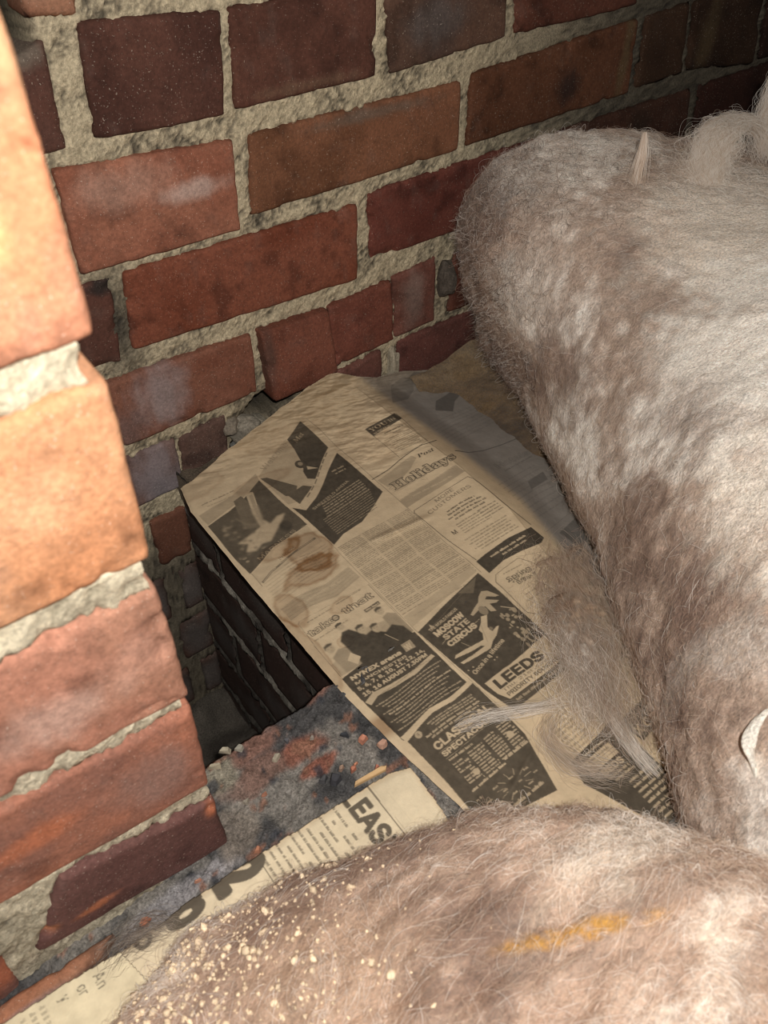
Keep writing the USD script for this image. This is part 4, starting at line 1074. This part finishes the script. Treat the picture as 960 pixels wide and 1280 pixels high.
wool_fibres(mound, X, N, 60000, 0.0085, 0.0010, (1.0, 0.1), 451, ((F_BROWN, .38), (F_TAN, .38), (F_WHITE, .24)), mask=vis, k=4, width=.00020, spin=1.0, tone=col)
wool_fibres(mound, X, N, 9000, 0.024, 0.0018, (1.0, 0.1), 452, ((F_BROWN, .3), (F_TAN, .4), (F_WHITE, .3)), mask=vis, width=.00014)

# plaster crumbs scattered over the mound's left end
r = np.random.default_rng(77)
ico = trimesh.creation.icosphere(1, 1.0); iv, jf = np.array(ico.vertices), np.array(ico.faces)
vv, ff, n0 = [], [], 0
flat = np.flatnonzero((d.ravel() > .002))
w = np.exp(-((U.ravel()[flat] + .0) / .055) ** 2 - ((V.ravel()[flat] + .395) / .06) ** 2) + 0.25 * np.exp(-((U.ravel()[flat] - .06) / .06) ** 2 - ((V.ravel()[flat] + .38) / .03) ** 2)
pick = r.choice(flat, 1000, p=w / w.sum())
for i in pick:
    s = min(0.00048 * (1 + r.exponential(.65)), .0019)
    q = iv * s * r.uniform(.7, 1.3, 3) * (1 + .22 * r.normal(0, 1, (len(iv), 1)))
    vv.append(q + Xf[i] + [r.uniform(-.001, .001), r.uniform(-.001, .001), s * .5]); ff.append(jf + n0); n0 += len(iv)
vv = np.vstack(vv)
cr = thing('plaster_crumbs', 'pale sandy plaster crumbs sprinkled on the left end of the near wool mound', 'crumbs', (0.0, -0.4, 0.05), kind='stuff')
obj('crumbs', cr, vv, np.vstack(ff), STONE, np.repeat(lin(*(238, 216, 184)) * r.uniform(.75, 1.1, (len(pick), 1)), len(iv), axis=0), kind='stuff')


VEIL = usdkit.material(stage, '/World/Looks/wool_veil', {
    'cd': ('attribute', {'attribute': 'Cd'}), 'tc': ('texture_coordinate', {}), 'n': ('noise_texture', {'scale': 90.0, 'detail': 6.0, 'roughness': .7}),
    'r': ('map_range', {'from_min': .42, 'from_max': .60, 'to_min': .0, 'to_max': .95, 'clamp': True}), 'd': ('diffuse_bsdf', {}), 'x': ('transparent_bsdf', {}),
    'm': ('mix_closure', {})}, [('tc.object', 'n.vector'), ('n.fac', 'r.value'), ('cd.color', 'd.color'), ('r.result', 'm.fac'), ('x.BSDF', 'm.closure1'), ('d.BSDF', 'm.closure2')], surface='m.closure')

# --- wisps and tufts
def wisp(parent, guide, spread, count, width, mats, seed, curl=0.4, k=8, length=1.0, lift=0.003):
    """Fibres that follow a guide line (n x 3), spread around it."""
    r = np.random.default_rng(seed)
    guide = np.asarray(guide, float)
    from scipy.interpolate import PchipInterpolator
    t0 = np.linspace(0, 1, len(guide)); G = PchipInterpolator(t0, guide); W = PchipInterpolator(t0, np.asarray(spread, float))
    a = r.uniform(-.05, 1 - .3 * length, count); L = r.uniform(.2, .6, count) * length
    t = np.clip(a[:, None] + L[:, None] * np.linspace(0, 1, k)[None], 0, 1)
    c = G(t.ravel()).reshape(count, k, 3); s = W(t.ravel()).reshape(count, k, 1)
    o = r.normal(0, .45, (count, 1, 3)) * s * np.array([1, 1, .35])
    wob = np.stack([fbm(c.reshape(-1, 3) * 60 + r.uniform(0, 60, (count, 1, 3)).repeat(k, 1).reshape(-1, 3), 2, seed + q) for q in range(3)], 1).reshape(count, k, 3) - .5
    p = c + o + wob * s * curl * 2 * np.array([1, 1, .5])
    p[..., 2] = np.maximum(p[..., 2], 0.0022) + lift * 0
    which = r.choice(len(mats), count, p=[m[1] for m in mats])
    for i, (m, _) in enumerate(mats):
        sel = which == i
        curves('fibres', parent, p[sel], np.tile(width * np.concatenate([[.3], np.ones(k - 2), [.3]]), (sel.sum(), 1)) * r.uniform(.6, 1.4, (sel.sum(), 1)), m)


GREYMIX = ((F_GREY, .6), (F_TAN, .3), (F_WHITE, .1))
tuft = thing('insulation_tuft', 'thin torn veil of grey-brown wool lying across the big newspaper beside the tall batt', 'insulation', (0.335, -0.35, 0.004))
wisp(tuft, [(.370, -.284, .022), (.352, -.310, .020), (.334, -.345, .016), (.312, -.385, .012), (.292, -.420, .008)], [.020, .034, .036, .034, .022], 1300, .00016, ((F_BROWN, .3), (F_TAN, .3), (F_GREY, .4)), 501, curl=.6)
wisp(tuft, [(.336, -.306, .012), (.332, -.330, .012), (.314, -.356, .010), (.300, -.380, .008), (.280, -.395, .006)], [.018, .024, .028, .026, .014], 900, .00017, ((F_GREY, .5), (F_WHITE, .5)), 502, curl=.9)
wisp(tuft, [(.276, -.375, .006), (.262, -.378, .006), (.252, -.388, .006), (.252, -.404, .006), (.260, -.418, .006), (.276, -.432, .006)], [.010, .009, .009, .010, .010, .010], 420, .00016, GREYMIX, 503, curl=.9)
wisp(tuft, [(.302, -.395, .008), (.296, -.410, .008), (.292, -.426, .007), (.290, -.444, .006)], [.008, .007, .006, .006], 380, .00017, ((F_GREY, .4), (F_WHITE, .6)), 504, curl=.6)
# the thicker torn lump at its upper end
us = np.linspace(-1, 1, 60); vs = np.linspace(-1, 1, 90)
A, B = np.meshgrid(us, vs)
rr = np.sqrt(A ** 2 + B ** 2)
cx, cy = 0.349 + 0.030 * A - 0.034 * B, -0.326 - 0.012 * A - 0.050 * B
kk = np.dstack([cx * 60, cy * 60, cx * 0])
edge = rr + 0.9 * (fbm(kk * 1.2, 3, 511) - .5)
Z = 0.004 + 0.020 * np.clip(1 - edge ** 2, 0, 1) ** .7 + 0.012 * (fbm(kk, 4, 512) - .5) * np.clip(1.1 - edge, 0, 1)
Xt = np.dstack([cx, cy, Z]); kp = edge < .98
col = wool_colour(Xt.reshape(-1, 3), np.array([60, 60, 60]), 514, (112, 92, 76), (164, 142, 120), (206, 192, 174), ((.318, -.352, .006, (.016, .022, .03), (214, 206, 196), .8), (.331, -.318, .015, (.014, .014, .03), (104, 84, 70), .85)))
v, f, c = compact(Xt.reshape(-1, 3), grid_faces(90, 60, kp), col)
obj('clump', tuft, v, f, VEIL, c)
Nt, _, _ = normals_of(Xt); Nt = np.where(Nt[..., 2:] < 0, -Nt, Nt)
wool_fibres(tuft, Xt, Nt, 1500, 0.014, 0.003, (.4, 1.0), 515, ((F_BROWN, .5), (F_TAN, .35), (F_GREY, .15)), mask=kp * 1.0, width=.00016)

ws = thing('insulation_tuft', 'pale straight wisp of wool lying over the open-air concert advert', 'insulation', (0.24, -0.35, 0.004))
wisp(ws, [(.212, -.342, .004), (.226, -.3455, .005), (.246, -.355, .006), (.268, -.366, .006), (.282, -.372, .007)], [.004, .0065, .006, .005, .008], 330, .00016, ((F_GREY, .55), (F_WHITE, .45)), 521, curl=.6)


def tube(path, radius, seed, flat=1.0, n=10):
    from scipy.interpolate import CubicSpline
    path = np.asarray(path, float)
    t = np.linspace(0, 1, len(path)); tt = np.linspace(0, 1, 48)
    C = CubicSpline(t, path)(tt); R = np.interp(tt, np.linspace(0, 1, len(radius)), radius)
    D = np.gradient(C, axis=0); D /= np.linalg.norm(D, axis=1, keepdims=True)
    A = np.cross(D, [0.3, 0.4, 0.86]); A /= np.linalg.norm(A, axis=1, keepdims=True); B = np.cross(A, D)
    a = np.linspace(0, 2 * np.pi, n, endpoint=False)
    v = C[:, None] + R[:, None, None] * (np.cos(a)[None, :, None] * A[:, None] + flat * np.sin(a)[None, :, None] * B[:, None])
    v = v + .0006 * (fbm(v * 400, 2, seed)[..., None] - .5)
    i = np.arange(48 * n).reshape(48, n)
    q = np.stack([i[:-1], np.roll(i, -1, 1)[:-1], np.roll(i, -1, 1)[1:], i[1:]], -1).reshape(-1, 4)
    return v.reshape(-1, 3), np.vstack([q[:, [0, 1, 2]], q[:, [0, 2, 3]]])


# white strand lying on the near end of the batt
OUT = np.array([-.55, -.45, .70]) * .004
sv, sf = tube(np.array([(.285, -.476, .135), (.278, -.475, .129), (.271, -.477, .123), (.267, -.482, .118), (.266, -.491, .107), (.263, -.500, .096)]) + OUT, [.0010, .0028, .0036, .0036, .0030, .0014], 5, flat=.5)
strand = thing('insulation_strand', 'bright white curved strand of glass wool on the near side of the tall batt', 'insulation', (0.27, -0.48, 0.12))
obj('strand', strand, sv, sf, WOOLB, lin(250, 244, 232) * (.8 + .4 * fbm(sv * 500, 2, 8))[:, None])

# torn white tufts standing on the batt's far rim
WH = ((F_WHITE, .7), (F_TAN, .3))
rim = thing('insulation_tuft', 'torn white tuft with a dark gap on the far rim of the tall batt', 'insulation', (0.66, -0.15, 0.21))
wisp(rim, [(.590, -.185, .212), (.612, -.168, .226), (.640, -.155, .240), (.668, -.150, .240), (.700, -.150, .226)], [.012, .016, .014, .010, .012], 3200, .00020, WH, 601, curl=1.2)
wisp(rim, [(.690, -.175, .212), (.712, -.158, .226), (.724, -.148, .246), (.722, -.142, .272)], [.016, .014, .010, .004], 2400, .00020, WH, 602, curl=.8)
spike = thing('insulation_tuft', 'small upright spike of pale wool on the far rim of the tall batt', 'insulation', (0.545, -0.15, 0.215))
wisp(spike, [(.540, -.155, .214), (.546, -.150, .226), (.551, -.146, .240), (.553, -.143, .252)], [.007, .006, .004, .002], 500, .00018, ((F_TAN, .7), (F_WHITE, .3)), 603, curl=.2)

# dirty flat pad of fibre between the newspaper and the batt
us = np.arange(.445, .66, .003); vs = np.arange(-.008, -.30, -.003)
U, V = np.meshgrid(us, vs)
kk = np.dstack([U * 60, V * 60, U * 0])
Z = -0.030 + 0.016 * smooth(.47, .53, U) + 0.014 * (fbm(kk * np.array([.5, 1, 1]), 4, 611) - .5) + .020 * smooth(-.05, -.008, V)
Xp = np.dstack([U, V, Z])
pad = thing('insulation_pad', 'dirty tan fibre pad lying between the newspaper, back wall and tall batt', 'insulation', (0.54, -0.14, -0.03))
col = wool_colour(Xp.reshape(-1, 3), np.array([40, 90, 60]), 613, (84, 66, 46), (116, 94, 66), (140, 118, 88))
obj('body', pad, Xp.reshape(-1, 3), grid_faces(len(vs), len(us)), WOOLB, col)
Np, _, _ = normals_of(Xp); Np = np.where(Np[..., 2:] < 0, -Np, Np)
F_PAD = fibre_material('fibre_pad', tuple(lin(126, 104, 74)), 0.5)
wool_fibres(pad, Xp, Np, 6000, 0.014, 0.0012, (.8, .6), 615, ((F_PAD, 1.0),))

# grey clot of dust and fibre at the pier's foot
clot = thing('dust_clump', 'dark grey clump of dusty fibre at the left end of the cream newspaper', 'dust', (-0.012, -0.336, 0.006))
wisp(clot, [(-.030, -.338, .010), (-.016, -.333, .010), (-.004, -.336, .011), (.006, -.342, .010)], [.006, .008, .008, .006], 320, .00015, ((F_DARK, .35), (F_GREY, .65)), 621, curl=1.6)
